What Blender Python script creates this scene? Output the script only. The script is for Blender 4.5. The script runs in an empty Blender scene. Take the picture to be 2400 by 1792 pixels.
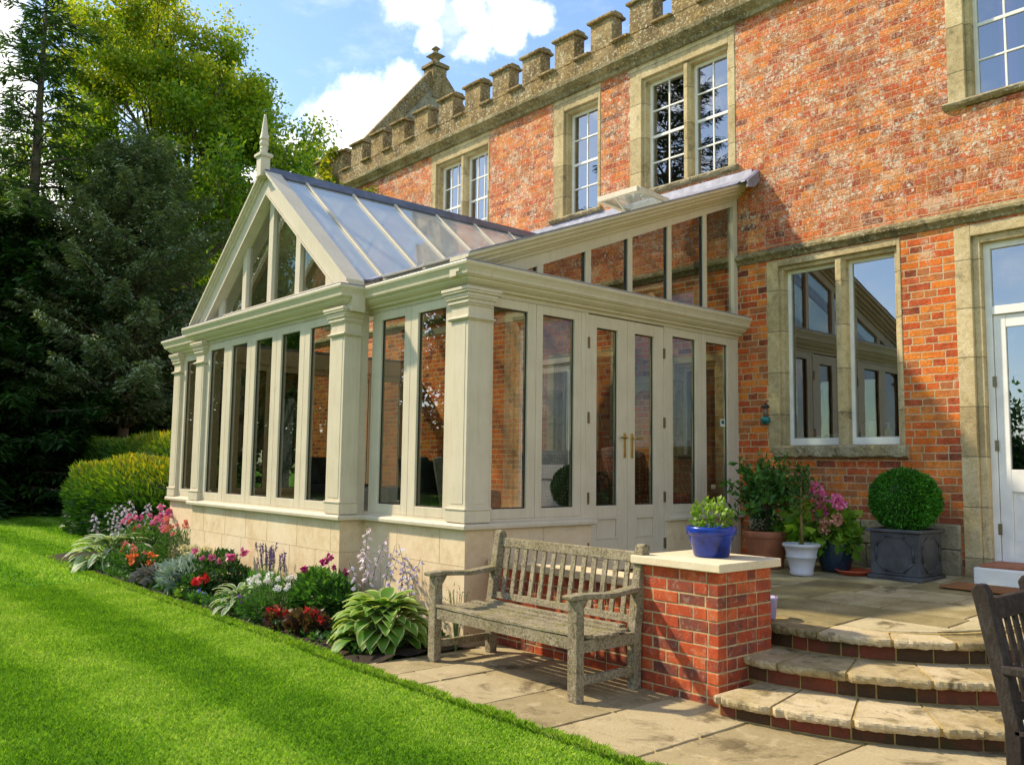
import bpy, math, random
import numpy as np
from mathutils import Vector, Matrix
random.seed(7); RNG = np.random.default_rng(11)
SC = bpy.context.scene; COL = SC.collection
# ------------------------------------------------------------------ camera
F_PX, YAW, PITCH, ROLL, CX, CY, CZ = 2060.3, .8549, .0948, .0135, 5.7863, -4.5016, 1.5
fw = Vector((-math.sin(YAW)*math.cos(PITCH), math.cos(YAW)*math.cos(PITCH), math.sin(PITCH)))
rt = Vector((math.cos(YAW), math.sin(YAW), 0)); up = rt.cross(fw)
r2 = rt*math.cos(ROLL)+up*math.sin(ROLL); u2 = up*math.cos(ROLL)-rt*math.sin(ROLL)
cam = bpy.data.objects.new('camera', bpy.data.cameras.new('camera')); COL.objects.link(cam)
cam.matrix_world = Matrix(((r2.x, u2.x, -fw.x, CX), (r2.y, u2.y, -fw.y, CY), (r2.z, u2.z, -fw.z, CZ), (0, 0, 0, 1)))
cam.data.sensor_width = 36; cam.data.lens = 36*F_PX/2400; cam.data.clip_start = .05; cam.data.clip_end = 3000
SC.camera = cam
def pxdir(px, py): return (fw + r2*((px-1200)/F_PX) - u2*((py-896)/F_PX)).normalized()
# ------------------------------------------------------------------ node helpers
def new_tree(tree):
    tree.nodes.clear(); return tree
class NT:
    def __init__(s, tree): s.t = tree; s.n = tree.nodes; s.l = tree.links
    def node(s, typ, **kw):
        n = s.n.new(typ)
        for k, v in kw.items(): setattr(n, k, v)
        return n
    def put(s, sock, v):
        if v is None: return
        if hasattr(v, 'is_output') or isinstance(v, bpy.types.NodeSocket): s.l.new(v, sock)
        else:
            if isinstance(v, (tuple, list)) and len(v) == 3 and sock.type == 'RGBA': v = (*v, 1)
            sock.default_value = v
    def math(s, op, a, b=None, c=None, clamp=False):
        n = s.node('ShaderNodeMath', operation=op); n.use_clamp = clamp
        for i, v in enumerate((a, b, c)):
            if v is not None: s.put(n.inputs[i], v)
        return n.outputs[0]
    def vmath(s, op, a, b=None):
        n = s.node('ShaderNodeVectorMath', operation=op); s.put(n.inputs[0], a)
        if b is not None: s.put(n.inputs[1], b)
        return n.outputs[1] if op in ('DISTANCE', 'DOT_PRODUCT', 'LENGTH') else n.outputs[0]
    def mix(s, f, a, b, blend='MIX'):
        n = s.node('ShaderNodeMix', data_type='RGBA', blend_type=blend)
        s.put(n.inputs[0], f); s.put(n.inputs[6], a); s.put(n.inputs[7], b); return n.outputs[2]
    def ramp(s, f, stops, interp='LINEAR'):
        n = s.node('ShaderNodeValToRGB'); cr = n.color_ramp; cr.interpolation = interp
        while len(cr.elements) < len(stops): cr.elements.new(.5)
        for e, (p, c) in zip(cr.elements, stops):
            e.position = p; e.color = (*c, 1) if isinstance(c, (tuple, list)) else (c, c, c, 1)
        s.put(n.inputs[0], f); return n.outputs[0]
    def noise(s, vec, scale, detail=4, rough=.55, dim='3D', dist=0.0, out=0):
        n = s.node('ShaderNodeTexNoise', noise_dimensions=dim); s.put(n.inputs['Vector'], vec)
        n.inputs['Scale'].default_value = scale; n.inputs['Detail'].default_value = detail
        n.inputs['Roughness'].default_value = rough; n.inputs['Distortion'].default_value = dist
        return n.outputs[out]
    def voro(s, vec, scale, feat='F1', out=0, rnd=1.0):
        n = s.node('ShaderNodeTexVoronoi', feature=feat); s.put(n.inputs['Vector'], vec)
        n.inputs['Scale'].default_value = scale; n.inputs['Randomness'].default_value = rnd
        return n.outputs[out]
    def step(s, v, lo, hi):
        n = s.node('ShaderNodeMapRange', interpolation_type='SMOOTHSTEP'); s.put(n.inputs[0], v)
        n.inputs[1].default_value = lo; n.inputs[2].default_value = hi; return n.outputs[0]
    def pos(s): return s.node('ShaderNodeNewGeometry').outputs['Position']
    def objc(s): return s.node('ShaderNodeTexCoord').outputs['Object']
    def attr(s, name): return s.node('ShaderNodeAttribute', attribute_name=name).outputs['Fac']
    def sep(s, v): return s.node('ShaderNodeSeparateXYZ').outputs if False else s._sep(v)
    def _sep(s, v):
        n = s.node('ShaderNodeSeparateXYZ'); s.put(n.inputs[0], v); return n.outputs
    def comb(s, x, y, z):
        n = s.node('ShaderNodeCombineXYZ'); s.put(n.inputs[0], x); s.put(n.inputs[1], y); s.put(n.inputs[2], z); return n.outputs[0]
    def bump(s, h, strength=.3, dist=.01, nrm=None):
        n = s.node('ShaderNodeBump'); n.inputs['Strength'].default_value = strength; n.inputs['Distance'].default_value = dist
        s.put(n.inputs['Height'], h)
        if nrm is not None: s.put(n.inputs['Normal'], nrm)
        return n.outputs[0]
    def bsdf(s, col, rough=.7, metal=0.0, nrm=None, spec=.5, coat=0.0, trans=None):
        n = s.node('ShaderNodeBsdfPrincipled'); s.put(n.inputs['Base Color'], col); s.put(n.inputs['Roughness'], rough)
        s.put(n.inputs['Metallic'], metal); n.inputs['Specular IOR Level'].default_value = spec
        n.inputs['Coat Weight'].default_value = coat
        if nrm is not None: s.put(n.inputs['Normal'], nrm)
        return n.outputs[0]
    def out(s, sh):
        o = s.node('ShaderNodeOutputMaterial'); s.l.new(sh, o.inputs[0])
def mat(name, fn):
    m = bpy.data.materials.new(name); m.use_nodes = True; m.node_tree.nodes.clear()
    t = NT(m.node_tree); sh = fn(t); t.out(sh); return m
# ------------------------------------------------------------------ world, sun, exposure
SUN = Vector((1.6, 1.0, -1.72)).normalized()
w = bpy.data.worlds.new('World'); SC.world = w; w.use_nodes = True; w.node_tree.nodes.clear(); T = NT(w.node_tree)
sky = T.node('ShaderNodeTexSky', sky_type='NISHITA'); sky.sun_disc = False
sky.sun_elevation = math.asin(-SUN.z); sky.sun_rotation = math.atan2(-SUN.x, -SUN.y)
sky.air_density = 1.0; sky.dust_density = .6; sky.ozone_density = 2.2
gen = T.node('ShaderNodeTexCoord').outputs['Generated']
warp = T.vmath('ADD', gen, T.vmath('MULTIPLY', T.vmath('SUBTRACT', T.noise(gen, 9, 5, .6, out=1), (.5, .5, .5)), (.045, .045, .045)))
# cumulus banks: (pixel direction, angular radius)
BL = [((800, 300), .052), ((870, 255), .050), ((950, 215), .038), ((770, 355), .045), ((900, 315), .05), ((835, 350), .055), ((985, 260), .03),
      ((950, 20), .040), ((1010, 10), .050), ((1100, 20), .055), ((1200, 10), .055), ((1020, 80), .035), ((1110, 110), .04), ((1190, 85), .035), ((1270, 40), .03),
      ((-70, 60), .085), ((-60, 200), .08), ((0, 300), .05), ((660, 400), .06), ((90, 480), .10), ((300, 560), .12), ((560, 470), .07)]
dens = None
for (p, r) in BL:
    soft = .30 if p[1] < 140 and p[0] > 900 else 0
    d = T.math('DIVIDE', T.vmath('DISTANCE', warp, tuple(pxdir(*p))), r*.92)
    d = T.math('SUBTRACT', 1-soft, d)
    dens = d if dens is None else T.math('SMOOTH_MAX', dens, d, .12)
# fair weather cloud over the rest of the sky (away from the part the camera faces)
gx = T._sep(gen)
scat = T.math('SUBTRACT', T.noise(T.vmath('DIVIDE', gen, T.comb(T.math('ADD', gx[2], .25), T.math('ADD', gx[2], .25), 1)), 1.7, 7, .6), .50)
scat = T.math('MULTIPLY', scat, 2.6)
away = T.step(T.vmath('DISTANCE', gen, tuple(pxdir(900, 200))), .42, .75)
scat = T.math('SUBTRACT', scat, T.math('MULTIPLY', T.math('SUBTRACT', 1, away), 3))
dens = T.math('MAXIMUM', dens, scat)
fn = T.math('MULTIPLY', T.math('SUBTRACT', T.noise(gen, 15, 10, .66), .5), 1.9)
mask = T.step(T.math('ADD', dens, fn), -.05, .62)
wisp = T.math('MULTIPLY', T.step(T.noise(T.vmath('MULTIPLY', gen, (1, 1, 2.2)), 5, 6, .6), .5, .75), .35)
mask = T.math('MAXIMUM', mask, wisp)
shade = T.noise(T.vmath('ADD', gen, (.02, .01, -.03)), 13, 7, .65)
ccol = T.ramp(shade, [(.34, (.50, .53, .58)), (.60, (1.0, .95, .85))])
skyc = T.mix(1.0, sky.outputs[0], (.98, 1.02, 1.05), 'MULTIPLY')
SKY_K = .15; CLOUD_K = 1.6
bg = T.node('ShaderNodeBackground'); T.l.new(skyc, bg.inputs[0]); bg.inputs[1].default_value = SKY_K
bg2 = T.node('ShaderNodeBackground'); T.l.new(ccol, bg2.inputs[0]); bg2.inputs[1].default_value = CLOUD_K
ms = T.node('ShaderNodeMixShader'); T.l.new(mask, ms.inputs[0]); T.l.new(bg.outputs[0], ms.inputs[1]); T.l.new(bg2.outputs[0], ms.inputs[2])
wo = T.node('ShaderNodeOutputWorld'); T.l.new(ms.outputs[0], wo.inputs[0])
sun = bpy.data.objects.new('sun', bpy.data.lights.new('sun', 'SUN')); COL.objects.link(sun)
sun.data.energy = 3.5; sun.data.angle = math.radians(2.0); sun.data.color = (1, .88, .66)
sun.rotation_euler = SUN.to_track_quat('-Z', 'Y').to_euler(); sun.location = (-20, -12, 22)
SC.view_settings.view_transform = 'Standard'; SC.view_settings.look = 'None'
SC.view_settings.exposure = .80; SC.view_settings.gamma = 1
SC.render.engine = 'CYCLES'; SC.cycles.transparent_max_bounces = 24; SC.cycles.max_bounces = 8

# ------------------------------------------------------------------ object helpers
WL = {}
def wl(o): return WL.get(o.name, Vector((0, 0, 0))) if o else Vector((0, 0, 0))
def props(o, label=None, cat=None, group=None, kind=None):
    if label: o['label'] = label
    if cat: o['category'] = cat
    if group: o['group'] = group
    if kind: o['kind'] = kind
    return o
def thing(name, label, cat, loc=(0, 0, 0), group=None):
    o = bpy.data.objects.new(name, None); COL.objects.link(o); o.location = loc; o.empty_display_size = .1
    WL[o.name] = Vector(loc); return props(o, label, cat, group)
def link(name, me, m, parent, smooth=False):
    o = bpy.data.objects.new(name, me); COL.objects.link(o)
    if m is not None: me.materials.append(m)
    if parent: o.parent = parent; WL[o.name] = wl(parent)
    return o
class MB:
    def __init__(s): s.v = []; s.f = []; s.a = []; s.cur = .5
    def add(s, vs, fs, a=None):
        k = len(s.v); s.v += [tuple(v) for v in vs]; s.f += [tuple(i+k for i in f) for f in fs]
        s.a += [s.cur if a is None else a]*len(fs)
    def box(s, x0, x1, y0, y1, z0, z1, a=None):
        if x0 > x1: x0, x1 = x1, x0
        if y0 > y1: y0, y1 = y1, y0
        if z0 > z1: z0, z1 = z1, z0
        s.add([(x0, y0, z0), (x1, y0, z0), (x1, y1, z0), (x0, y1, z0), (x0, y0, z1), (x1, y0, z1), (x1, y1, z1), (x0, y1, z1)],
              [(0, 3, 2, 1), (4, 5, 6, 7), (0, 1, 5, 4), (1, 2, 6, 5), (2, 3, 7, 6), (3, 0, 4, 7)], a)
    def beam(s, p, q, wd, th, upv=(0, 0, 1), a=None):
        p = Vector(p); q = Vector(q); d = (q-p).normalized(); sd = d.cross(Vector(upv)).normalized()*wd/2; u = sd.cross(d).normalized()*th/2
        s.add([p-sd-u, p+sd-u, p+sd+u, p-sd+u, q-sd-u, q+sd-u, q+sd+u, q-sd+u],
              [(0, 3, 2, 1), (4, 5, 6, 7), (0, 1, 5, 4), (1, 2, 6, 5), (2, 3, 7, 6), (3, 0, 4, 7)], a)
    def prism(s, poly, axis, a0, a1, a=None):
        """poly: 2D points; axis 'x': (y,z), 'y': (x,z), 'z': (x,y)"""
        def P(p, t): return {'x': (t, p[0], p[1]), 'y': (p[0], t, p[1]), 'z': (p[0], p[1], t)}[axis]
        n = len(poly); vs = [P(p, a0) for p in poly]+[P(p, a1) for p in poly]
        s.add(vs, [tuple(range(n))[::-1], tuple(range(n, 2*n))]+[(i, (i+1) % n, n+(i+1) % n, n+i) for i in range(n)], a)
    def lathe(s, prof, c, seg=28, a=None, cap=True):
        k = []; n = len(prof)
        for (r, z) in prof:
            for i in range(seg):
                t = 2*math.pi*i/seg; k.append((c[0]+r*math.cos(t), c[1]+r*math.sin(t), c[2]+z))
        fs = [(j*seg+i, j*seg+(i+1) % seg, (j+1)*seg+(i+1) % seg, (j+1)*seg+i) for j in range(n-1) for i in range(seg)]
        if cap: fs += [tuple(range(seg))[::-1], tuple((n-1)*seg+i for i in range(seg))]
        s.add(k, fs, a)
    def tube(s, pts, rad, seg=8, a=None):
        pts = [Vector(p) for p in pts]; rad = rad if isinstance(rad, (list, tuple)) else [rad]*len(pts); k = []
        ref = Vector((0.13, 0.31, .94))
        for i, p in enumerate(pts):
            d = (pts[min(i+1, len(pts)-1)]-pts[max(i-1, 0)]).normalized(); x = d.cross(ref)
            if x.length < .05: x = d.cross(Vector((1, 0, 0)))
            x.normalize(); y = d.cross(x)
            for j in range(seg):
                t = 2*math.pi*j/seg; k.append(p+x*(rad[i]*math.cos(t))+y*(rad[i]*math.sin(t)))
        n = len(pts)
        s.add(k, [(j*seg+i, j*seg+(i+1) % seg, (j+1)*seg+(i+1) % seg, (j+1)*seg+i) for j in range(n-1) for i in range(seg)]+[tuple(range(seg))[::-1], tuple((n-1)*seg+i for i in range(seg))], a)
    def sweep(s, path, prof, a=None):
        """path: XY corner list, outward = left normal; prof: (offset, z) list"""
        n = len(path); off = []
        for i, p in enumerate(path):
            p = Vector(p); ns = []
            if i > 0: d = (p-Vector(path[i-1])).normalized(); ns.append(Vector((-d.y, d.x)))
            if i < n-1: d = (Vector(path[i+1])-p).normalized(); ns.append(Vector((-d.y, d.x)))
            if len(ns) == 1: m = ns[0]
            else: m = (ns[0]+ns[1]); m = m/(1+ns[0].dot(ns[1]))
            off.append(m)
        k = [(path[i][0]+off[i].x*o, path[i][1]+off[i].y*o, z) for i in range(n) for (o, z) in prof]; q = len(prof)
        fs = [(i*q+j, (i+1)*q+j, (i+1)*q+(j+1) % q, i*q+(j+1) % q) for i in range(n-1) for j in range(q)]
        fs += [tuple(range(q))[::-1], tuple((n-1)*q+j for j in range(q))]
        s.add(k, fs, a)
    def build(s, name, m, parent=None, bevel=0, smooth=False, seg=2, origin=None):
        o0 = wl(parent) if parent else (Vector(origin) if origin else Vector((0, 0, 0)))
        me = bpy.data.meshes.new(name); me.from_pydata([tuple(Vector(v)-o0) for v in s.v], [], s.f)
        at = me.attributes.new('bc', 'FLOAT', 'FACE'); at.data.foreach_set('value', s.a)
        if smooth: me.polygons.foreach_set('use_smooth', [True]*len(s.f))
        me.update()
        import bmesh
        b = bmesh.new(); b.from_mesh(me); bmesh.ops.recalc_face_normals(b, faces=b.faces); b.to_mesh(me); b.free()
        o = link(name, me, m, parent)
        if not parent and origin: o.location = origin; WL[o.name] = Vector(origin)
        if bevel:
            md = o.modifiers.new('bevel', 'BEVEL'); md.width = bevel; md.segments = seg; md.limit_method = 'ANGLE'; md.angle_limit = math.radians(38)
        return o
def quads(name, V, A, m, parent=None, kind=None):
    """V (n,k,3) array of k-gons, A (n,) attribute"""
    V = np.asarray(V, dtype=np.float32); n, k = V.shape[:2]; o0 = np.array(wl(parent), dtype=np.float32) if parent else 0
    me = bpy.data.meshes.new(name); me.vertices.add(n*k); me.vertices.foreach_set('co', (V-o0).reshape(-1))
    me.loops.add(n*k); me.loops.foreach_set('vertex_index', np.arange(n*k, dtype=np.int32))
    me.polygons.add(n); me.polygons.foreach_set('loop_start', np.arange(0, n*k, k, dtype=np.int32)); me.polygons.foreach_set('loop_total', np.full(n, k, dtype=np.int32))
    at = me.attributes.new('bc', 'FLOAT', 'FACE'); at.data.foreach_set('value', np.asarray(A, dtype=np.float32))
    me.update(); me.validate(); o = link(name, me, m, parent)
    if kind: o['kind'] = kind
    return o
def unit(a): return a/np.maximum(np.linalg.norm(a, axis=-1, keepdims=True), 1e-9)
def leaves(P, size, aspect=.5, N=None, D=None, jitter=.8, sizevar=.35, rng=RNG):
    """rhombic leaf cards at P. N preferred normal, D preferred axis"""
    n = len(P); rd = unit(rng.normal(size=(n, 3)))
    D = unit(rd if D is None else np.broadcast_to(D, (n, 3))+rd*jitter)
    rn = unit(rng.normal(size=(n, 3))); Nn = rn if N is None else unit(np.broadcast_to(N, (n, 3))+rn*jitter)
    S = unit(np.cross(D, Nn)); Nn = np.cross(S, D)
    L = (size*(1+rng.uniform(-sizevar, sizevar, n)))[:, None]; W = L*aspect
    fold = Nn*W*.22
    return np.stack([P, P+D*L*.45+S*W*.5+fold, P+D*L, P+D*L*.45-S*W*.5+fold], axis=1)
# ------------------------------------------------------------------ materials
def brick_tree(t, old=0.0, zsplit=None, small=False, courses=.0765):
    P = t.pos(); s = t._sep(P)
    dn = t.vmath('SUBTRACT', t.noise(P, 14 if not small else 20, 3, .6, out=1), (.5, .5, .5)); ds = t._sep(dn)
    amp = .012+.012*old
    u = t.math('ADD', t.math('ADD', s[0], s[1]), t.math('MULTIPLY', ds[0], amp)); v = t.math('ADD', s[2], t.math('MULTIPLY', ds[2], amp))
    b = t.node('ShaderNodeTexBrick'); b.offset = .5; b.squash = .55; b.squash_frequency = 3
    t.put(b.inputs['Vector'], t.comb(u, v, 0)); b.inputs['Scale'].default_value = 1
    b.inputs['Color1'].default_value = (0, 0, 0, 1); b.inputs['Color2'].default_value = (1, 1, 1, 1); b.inputs['Mortar'].default_value = (.5, .5, .5, 1)
    b.inputs['Mortar Size'].default_value = .008; b.inputs['Mortar Smooth'].default_value = .4; b.inputs['Brick Width'].default_value = .232; b.inputs['Row Height'].default_value = courses
    return P, s, b.outputs['Color'], b.outputs['Fac']
PATCH = [(.78, 4.60, .17, .08), (2.12, 4.15, .42, .12), (2.02, 3.68, .13, .20), (.02, 6.36, .15, .20), (1.68, 4.54, .22, .10), (2.35, 4.78, .2, .10), (1.9, 5.75, .12, .12)]
def m_facade(t):
    P, s, bc, mo = brick_tree(t, 1.0)
    big = t.noise(P, .9, 3, .5); mid = t.noise(P, 4.5, 4, .6); fine = t.noise(P, 38, 5, .65); grit = t.noise(P, 120, 3, .6)
    key = t.math('ADD', t.math('MULTIPLY', bc, .62), t.math('ADD', t.math('MULTIPLY', mid, .55), t.math('MULTIPLY', big, .25)))
    col = t.ramp(key, [(.28, (.10, .032, .024)), (.40, (.27, .058, .022)), (.52, (.50, .085, .022)), (.66, (.67, .135, .020)), (.80, (.74, .225, .030)), (.93, (.42, .13, .04))])
    col = t.mix(.55, col, t.ramp(fine, [(.25, (.35, .33, .33)), (.5, (1, 1, 1)), (.8, (1.35, 1.3, 1.2))]), 'MULTIPLY')
    hi = t.step(s[2], 3.7, 4.4)            # eroded, lichened old brick above the string course
    # mortar: crisp lime below, ragged above
    rag = t.math('ADD', mo, t.math('MULTIPLY', t.math('SUBTRACT', fine, .56), t.math('MULTIPLY', hi, 2.0)))
    mf = t.step(rag, .35, .8)
    mcol = t.mix(hi, (.56, .41, .23), (.50, .32, .16))
    col = t.mix(t.math('MULTIPLY', mf, t.math('SUBTRACT', .92, t.math('MULTIPLY', hi, .35))), col, mcol)
    # pale lichen and lime bloom in patches
    pm = t.step(t.math('ADD', t.noise(P, 2.4, 5, .7), t.math('MULTIPLY', t.math('SUBTRACT', t.noise(P, 7, 3, .6), .5), .8)), .47, .60)
    spots = t.step(t.noise(P, 24, 4, .72, dist=.8), .47, .56)
    rings = t.math('SUBTRACT', 1, t.step(t.math('ABSOLUTE', t.math('SUBTRACT', t.noise(P, 19, 2, .5, dist=1.2), .5)), .012, .05))
    dirt = t.math('SUBTRACT', 1, t.step(t.math('ABSOLUTE', t.math('SUBTRACT', t.noise(P, 31, 3, .6, dist=1.0), .5)), .008, .035))
    amt = t.math('ADD', t.math('MULTIPLY', hi, .75), .10)
    lic = t.math('MULTIPLY', t.math('MAXIMUM', t.math('MULTIPLY', spots, pm), t.math('MULTIPLY', rings, .55)), amt, clamp=True)
    col = t.mix(lic, col, t.ramp(grit, [(.3, (.46, .32, .19)), (.60, (.84, .73, .56))]))
    col = t.mix(t.math('MULTIPLY', t.math('MULTIPLY', dirt, .85), t.math('ADD', t.math('MULTIPLY', hi, .8), .1)), col, (.17, .09, .06))
    dot = t.math('MULTIPLY', t.step(t.voro(P, 13), .26, .17), t.step(t.noise(P, 2.6, 2), .46, .54))
    col = t.mix(t.math('MULTIPLY', dot, t.math('MULTIPLY', amt, .9)), col, (.66, .58, .46))
    stn = t.math('MULTIPLY', t.step(t.noise(T_v(t, P, (2.6, 2.6, .8)), 1, 6, .7), .50, .66), .42); col = t.mix(stn, col, t.mix(1.0, col, (.50, .42, .38), 'MULTIPLY'))
    lime = t.math('MULTIPLY', t.step(t.noise(T_v(t, P, (1.9, 1.9, 1.2)), 1, 7, .75, dist=.8), .62, .70), .75); col = t.mix(lime, col, (.62, .47, .30))
    for (qx, qz, rx, rz) in PATCH:
        dd = t.vmath('LENGTH', t.comb(t.math('DIVIDE', t.math('SUBTRACT', s[0], qx), rx), 0, t.math('DIVIDE', t.math('SUBTRACT', s[2], qz), rz)))
        pk = t.step(t.math('ADD', t.math('SUBTRACT', 1, dd), t.math('MULTIPLY', t.math('SUBTRACT', t.noise(P, 9, 7, .78, dist=.8), .5), 3.4)), .35, .80); col = t.mix(t.math('MULTIPLY', pk, .6), col, (.62, .46, .30))
    # darker brown patches towards the foot of the wall
    low = t.math('MULTIPLY', t.step(s[2], 1.7, .9), t.step(mid, .35, .6)); col = t.mix(t.math('MULTIPLY', low, .55), col, (.15, .075, .05))
    h = t.math('ADD', t.math('MULTIPLY', mo, -.9), t.math('ADD', t.math('MULTIPLY', fine, .9), t.math('MULTIPLY', mid, .5)))
    return t.bsdf(col, .93, nrm=t.bump(h, .75, .014), spec=.2)
def m_stone(c1, c2, c3, lich=.3, rough=.9, scale=1.0, dark=.3, bump=.5, grain=.6, joints=0):
    def f(t):
        P = t.pos(); a = t.noise(P, 2.2*scale, 5, .6); b = t.noise(P, 16*scale, 5, .65); c = t.noise(P, 70, 4, .65)
        col = t.ramp(t.math('ADD', t.math('MULTIPLY', a, .65), t.math('MULTIPLY', b, .35)), [(.33, c1), (.5, c2), (.68, c3)])
        col = t.mix(grain, col, t.ramp(c, [(.28, (.5, .48, .44)), (.55, (1, 1, 1)), (.8, (1.25, 1.22, 1.15))]), 'MULTIPLY')
        dk = t.math('MULTIPLY', t.step(t.noise(P, 5.5*scale, 6, .7, dist=.4), .55, .68), dark); col = t.mix(dk, col, (.07, .06, .04))
        sp = t.math('MULTIPLY', t.step(t.noise(P, 30, 4, .7, dist=.5), .54, .62), lich)
        col = t.mix(sp, col, t.mix(t.step(t.noise(P, 3, 2), .4, .6), (.62, .56, .38), (.60, .40, .13)))
        h = t.math('ADD', t.math('MULTIPLY', c, .5), b)
        if joints:
            zz = t._sep(P)[2]; jn = t.step(t.math('ABSOLUTE', t.math('SUBTRACT', t.math('FRACT', t.math('DIVIDE', zz, joints)), .5)), .016/joints*.5, .004/joints*.5)
            col = t.mix(t.math('MULTIPLY', jn, .6), col, (.13, .10, .05)); h = t.math('SUBTRACT', h, jn)
            bl = t.node('ShaderNodeTexWhiteNoise', noise_dimensions='1D'); t.put(bl.inputs['W'], t.math('FLOOR', t.math('ADD', t.math('DIVIDE', zz, joints), .5)))
            col = t.mix(1.0, col, t.ramp(bl.outputs['Value'], [(0, (.80, .78, .74)), (1, (1.10, 1.08, 1.05))]), 'MULTIPLY')
        return t.bsdf(col, rough, nrm=t.bump(h, bump, .012), spec=.25)
    return f
def m_flat(c, rough=.6, metal=0.0, var=.08, sc=8, bump=0.0, spec=.5, coat=0.0):
    def f(t):
        P = t.pos(); n = t.noise(P, sc, 5, .6)
        col = t.mix(1.0, c, t.ramp(n, [(.3, 1-var*2), (.7, 1+var)]), 'MULTIPLY')
        return t.bsdf(col, rough, metal, nrm=t.bump(t.noise(P, 60, 3), bump, .004) if bump else None, spec=spec, coat=coat)
    return f
def m_paint(t):
    P = t.pos(); s = t._sep(P); n = t.noise(P, 3, 5, .6); f = t.noise(T_v(t, P, (30, 30, 3)), 1, 4, .6)
    col = t.ramp(t.math('ADD', t.math('MULTIPLY', n, .6), t.math('MULTIPLY', f, .4)), [(.3, (.55, .465, .33)), (.55, (.63, .54, .395)), (.75, (.67, .58, .43))])
    d = t.math('MULTIPLY', t.step(t.noise(P, 9, 6, .7), .60, .74), .22); col = t.mix(d, col, (.30, .25, .13))
    streak = t.math('MULTIPLY', t.step(t.noise(T_v(t, P, (14, 14, 1.3)), 1, 5, .7), .52, .72), .16); col = t.mix(streak, col, (.28, .24, .13))
    return t.bsdf(col, .48, nrm=t.bump(t.noise(T_v(t, P, (60, 60, 8)), 1, 3), .08, .003), spec=.4)
def T_v(t, P, sc): return t.vmath('MULTIPLY', P, sc)
def m_glass(tint=(.80, .84, .80), f0=.10, wavy=.0, rough=.0):
    def f(t):
        g = t.node('ShaderNodeNewGeometry'); P = g.outputs['Position']
        nr = t.bump(t.noise(P, 2.2, 2, .5), wavy, .05) if wavy else g.outputs['Normal']
        c = t.math('ABSOLUTE', t.vmath('DOT_PRODUCT', g.outputs['Incoming'], g.outputs['Normal']))
        fr = t.math('ADD', f0, t.math('MULTIPLY', 1-f0, t.math('POWER', t.math('SUBTRACT', 1, c), 4.2)), clamp=True)
        gl = t.node('ShaderNodeBsdfGlossy'); gl.inputs['Roughness'].default_value = rough; gl.inputs[0].default_value = (.95, .97, 1, 1); t.put(gl.inputs['Normal'], nr)
        tr = t.node('ShaderNodeBsdfTransparent'); tr.inputs[0].default_value = (*tint, 1)
        m = t.node('ShaderNodeMixShader'); t.put(m.inputs[0], fr); t.l.new(tr.outputs[0], m.inputs[1]); t.l.new(gl.outputs[0], m.inputs[2])
        return m.outputs[0]
    return f
def m_leaf(cols, rough=.5, trans=.35, tcol=None, spec=.35, var=.25):
    """cols: ramp stops colours along face attribute"""
    def f(t):
        a = t.attr('bc'); n = len(cols)
        col = t.ramp(a, [(i/(n-1) if n > 1 else 0, c) for i, c in enumerate(cols)])
        col = t.mix(1.0, col, t.ramp(t.noise(t.pos(), 1.3, 3, .6), [(.3, 1-var), (.7, 1+var)]), 'MULTIPLY')
        d = t.bsdf(col, rough, spec=spec)
        tr = t.node('ShaderNodeBsdfTranslucent'); t.put(tr.inputs[0], t.mix(1.0, col, tcol or (1.25, 1.3, .6), 'MULTIPLY'))
        m = t.node('ShaderNodeMixShader'); m.inputs[0].default_value = trans; t.l.new(d, m.inputs[1]); t.l.new(tr.outputs[0], m.inputs[2]); return m.outputs[0]
    return f
def m_block(stops, noise_amt=.5, rough=.9, sc=9, bump=.5, dark=(.06, .04, .03), darkamt=.35, spec=.25, lichen=None):
    """per-block colour from face attribute"""
    def f(t):
        P = t.pos(); a = t.attr('bc'); n = t.noise(P, sc, 5, .65); c = t.noise(P, 75, 4, .65)
        col = t.ramp(t.math('ADD', t.math('MULTIPLY', a, 1-noise_amt*.5), t.math('MULTIPLY', t.math('SUBTRACT', n, .25), noise_amt)), stops)
        col = t.mix(.55, col, t.ramp(c, [(.25, (.5, .5, .5)), (.55, (1, 1, 1)), (.8, (1.25, 1.2, 1.15))]), 'MULTIPLY')
        col = t.mix(t.math('MULTIPLY', t.step(t.noise(P, sc*.7, 6, .7, dist=.5), .52, .68), darkamt), col, dark)
        if lichen: col = t.mix(t.math('MULTIPLY', t.step(t.noise(P, sc*2.3, 5, .7, dist=.4), .54, .64), lichen[1]), col, lichen[0])
        return t.bsdf(col, rough, nrm=t.bump(t.math('ADD', n, t.math('MULTIPLY', c, .5)), bump, .01), spec=spec)
    return f
M = {}
M['facade'] = mat('old_brick', m_facade)
M['wstone'] = mat('window_stone', m_stone((.33, .25, .13), (.55, .43, .235), (.69, .57, .36), .30, dark=.50, joints=.47))
M['parapet'] = mat('parapet_stone', m_stone((.10, .062, .026), (.25, .165, .07), (.44, .32, .16), .85, dark=.8, scale=1.7, bump=1))
M['string'] = mat('string_stone', m_stone((.09, .07, .03), (.22, .175, .085), (.42, .35, .20), .5, dark=.9, bump=.9))  # stained stone; the moulding's underside shade is put into its colour too
M['sillstone'] = mat('sill_stone', m_stone((.17, .135, .07), (.32, .26, .15), (.46, .40, .27), .6, dark=.75, scale=2, bump=1))
M['rubble'] = mat('rubble_stone', m_stone((.17, .14, .09), (.30, .26, .17), (.42, .37, .26), .25, dark=.5, scale=1.6, bump=1))
M['ashlar'] = mat('pale_stone', m_stone((.60, .42, .23), (.74, .57, .36), (.78, .64, .44), .03, dark=.10, scale=.8, bump=.12, grain=.18))
M['copingnew'] = mat('cut_stone_coping', m_stone((.60, .48, .29), (.70, .58, .38), (.74, .63, .44), .04, dark=.08, bump=.15, grain=.2))
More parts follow.
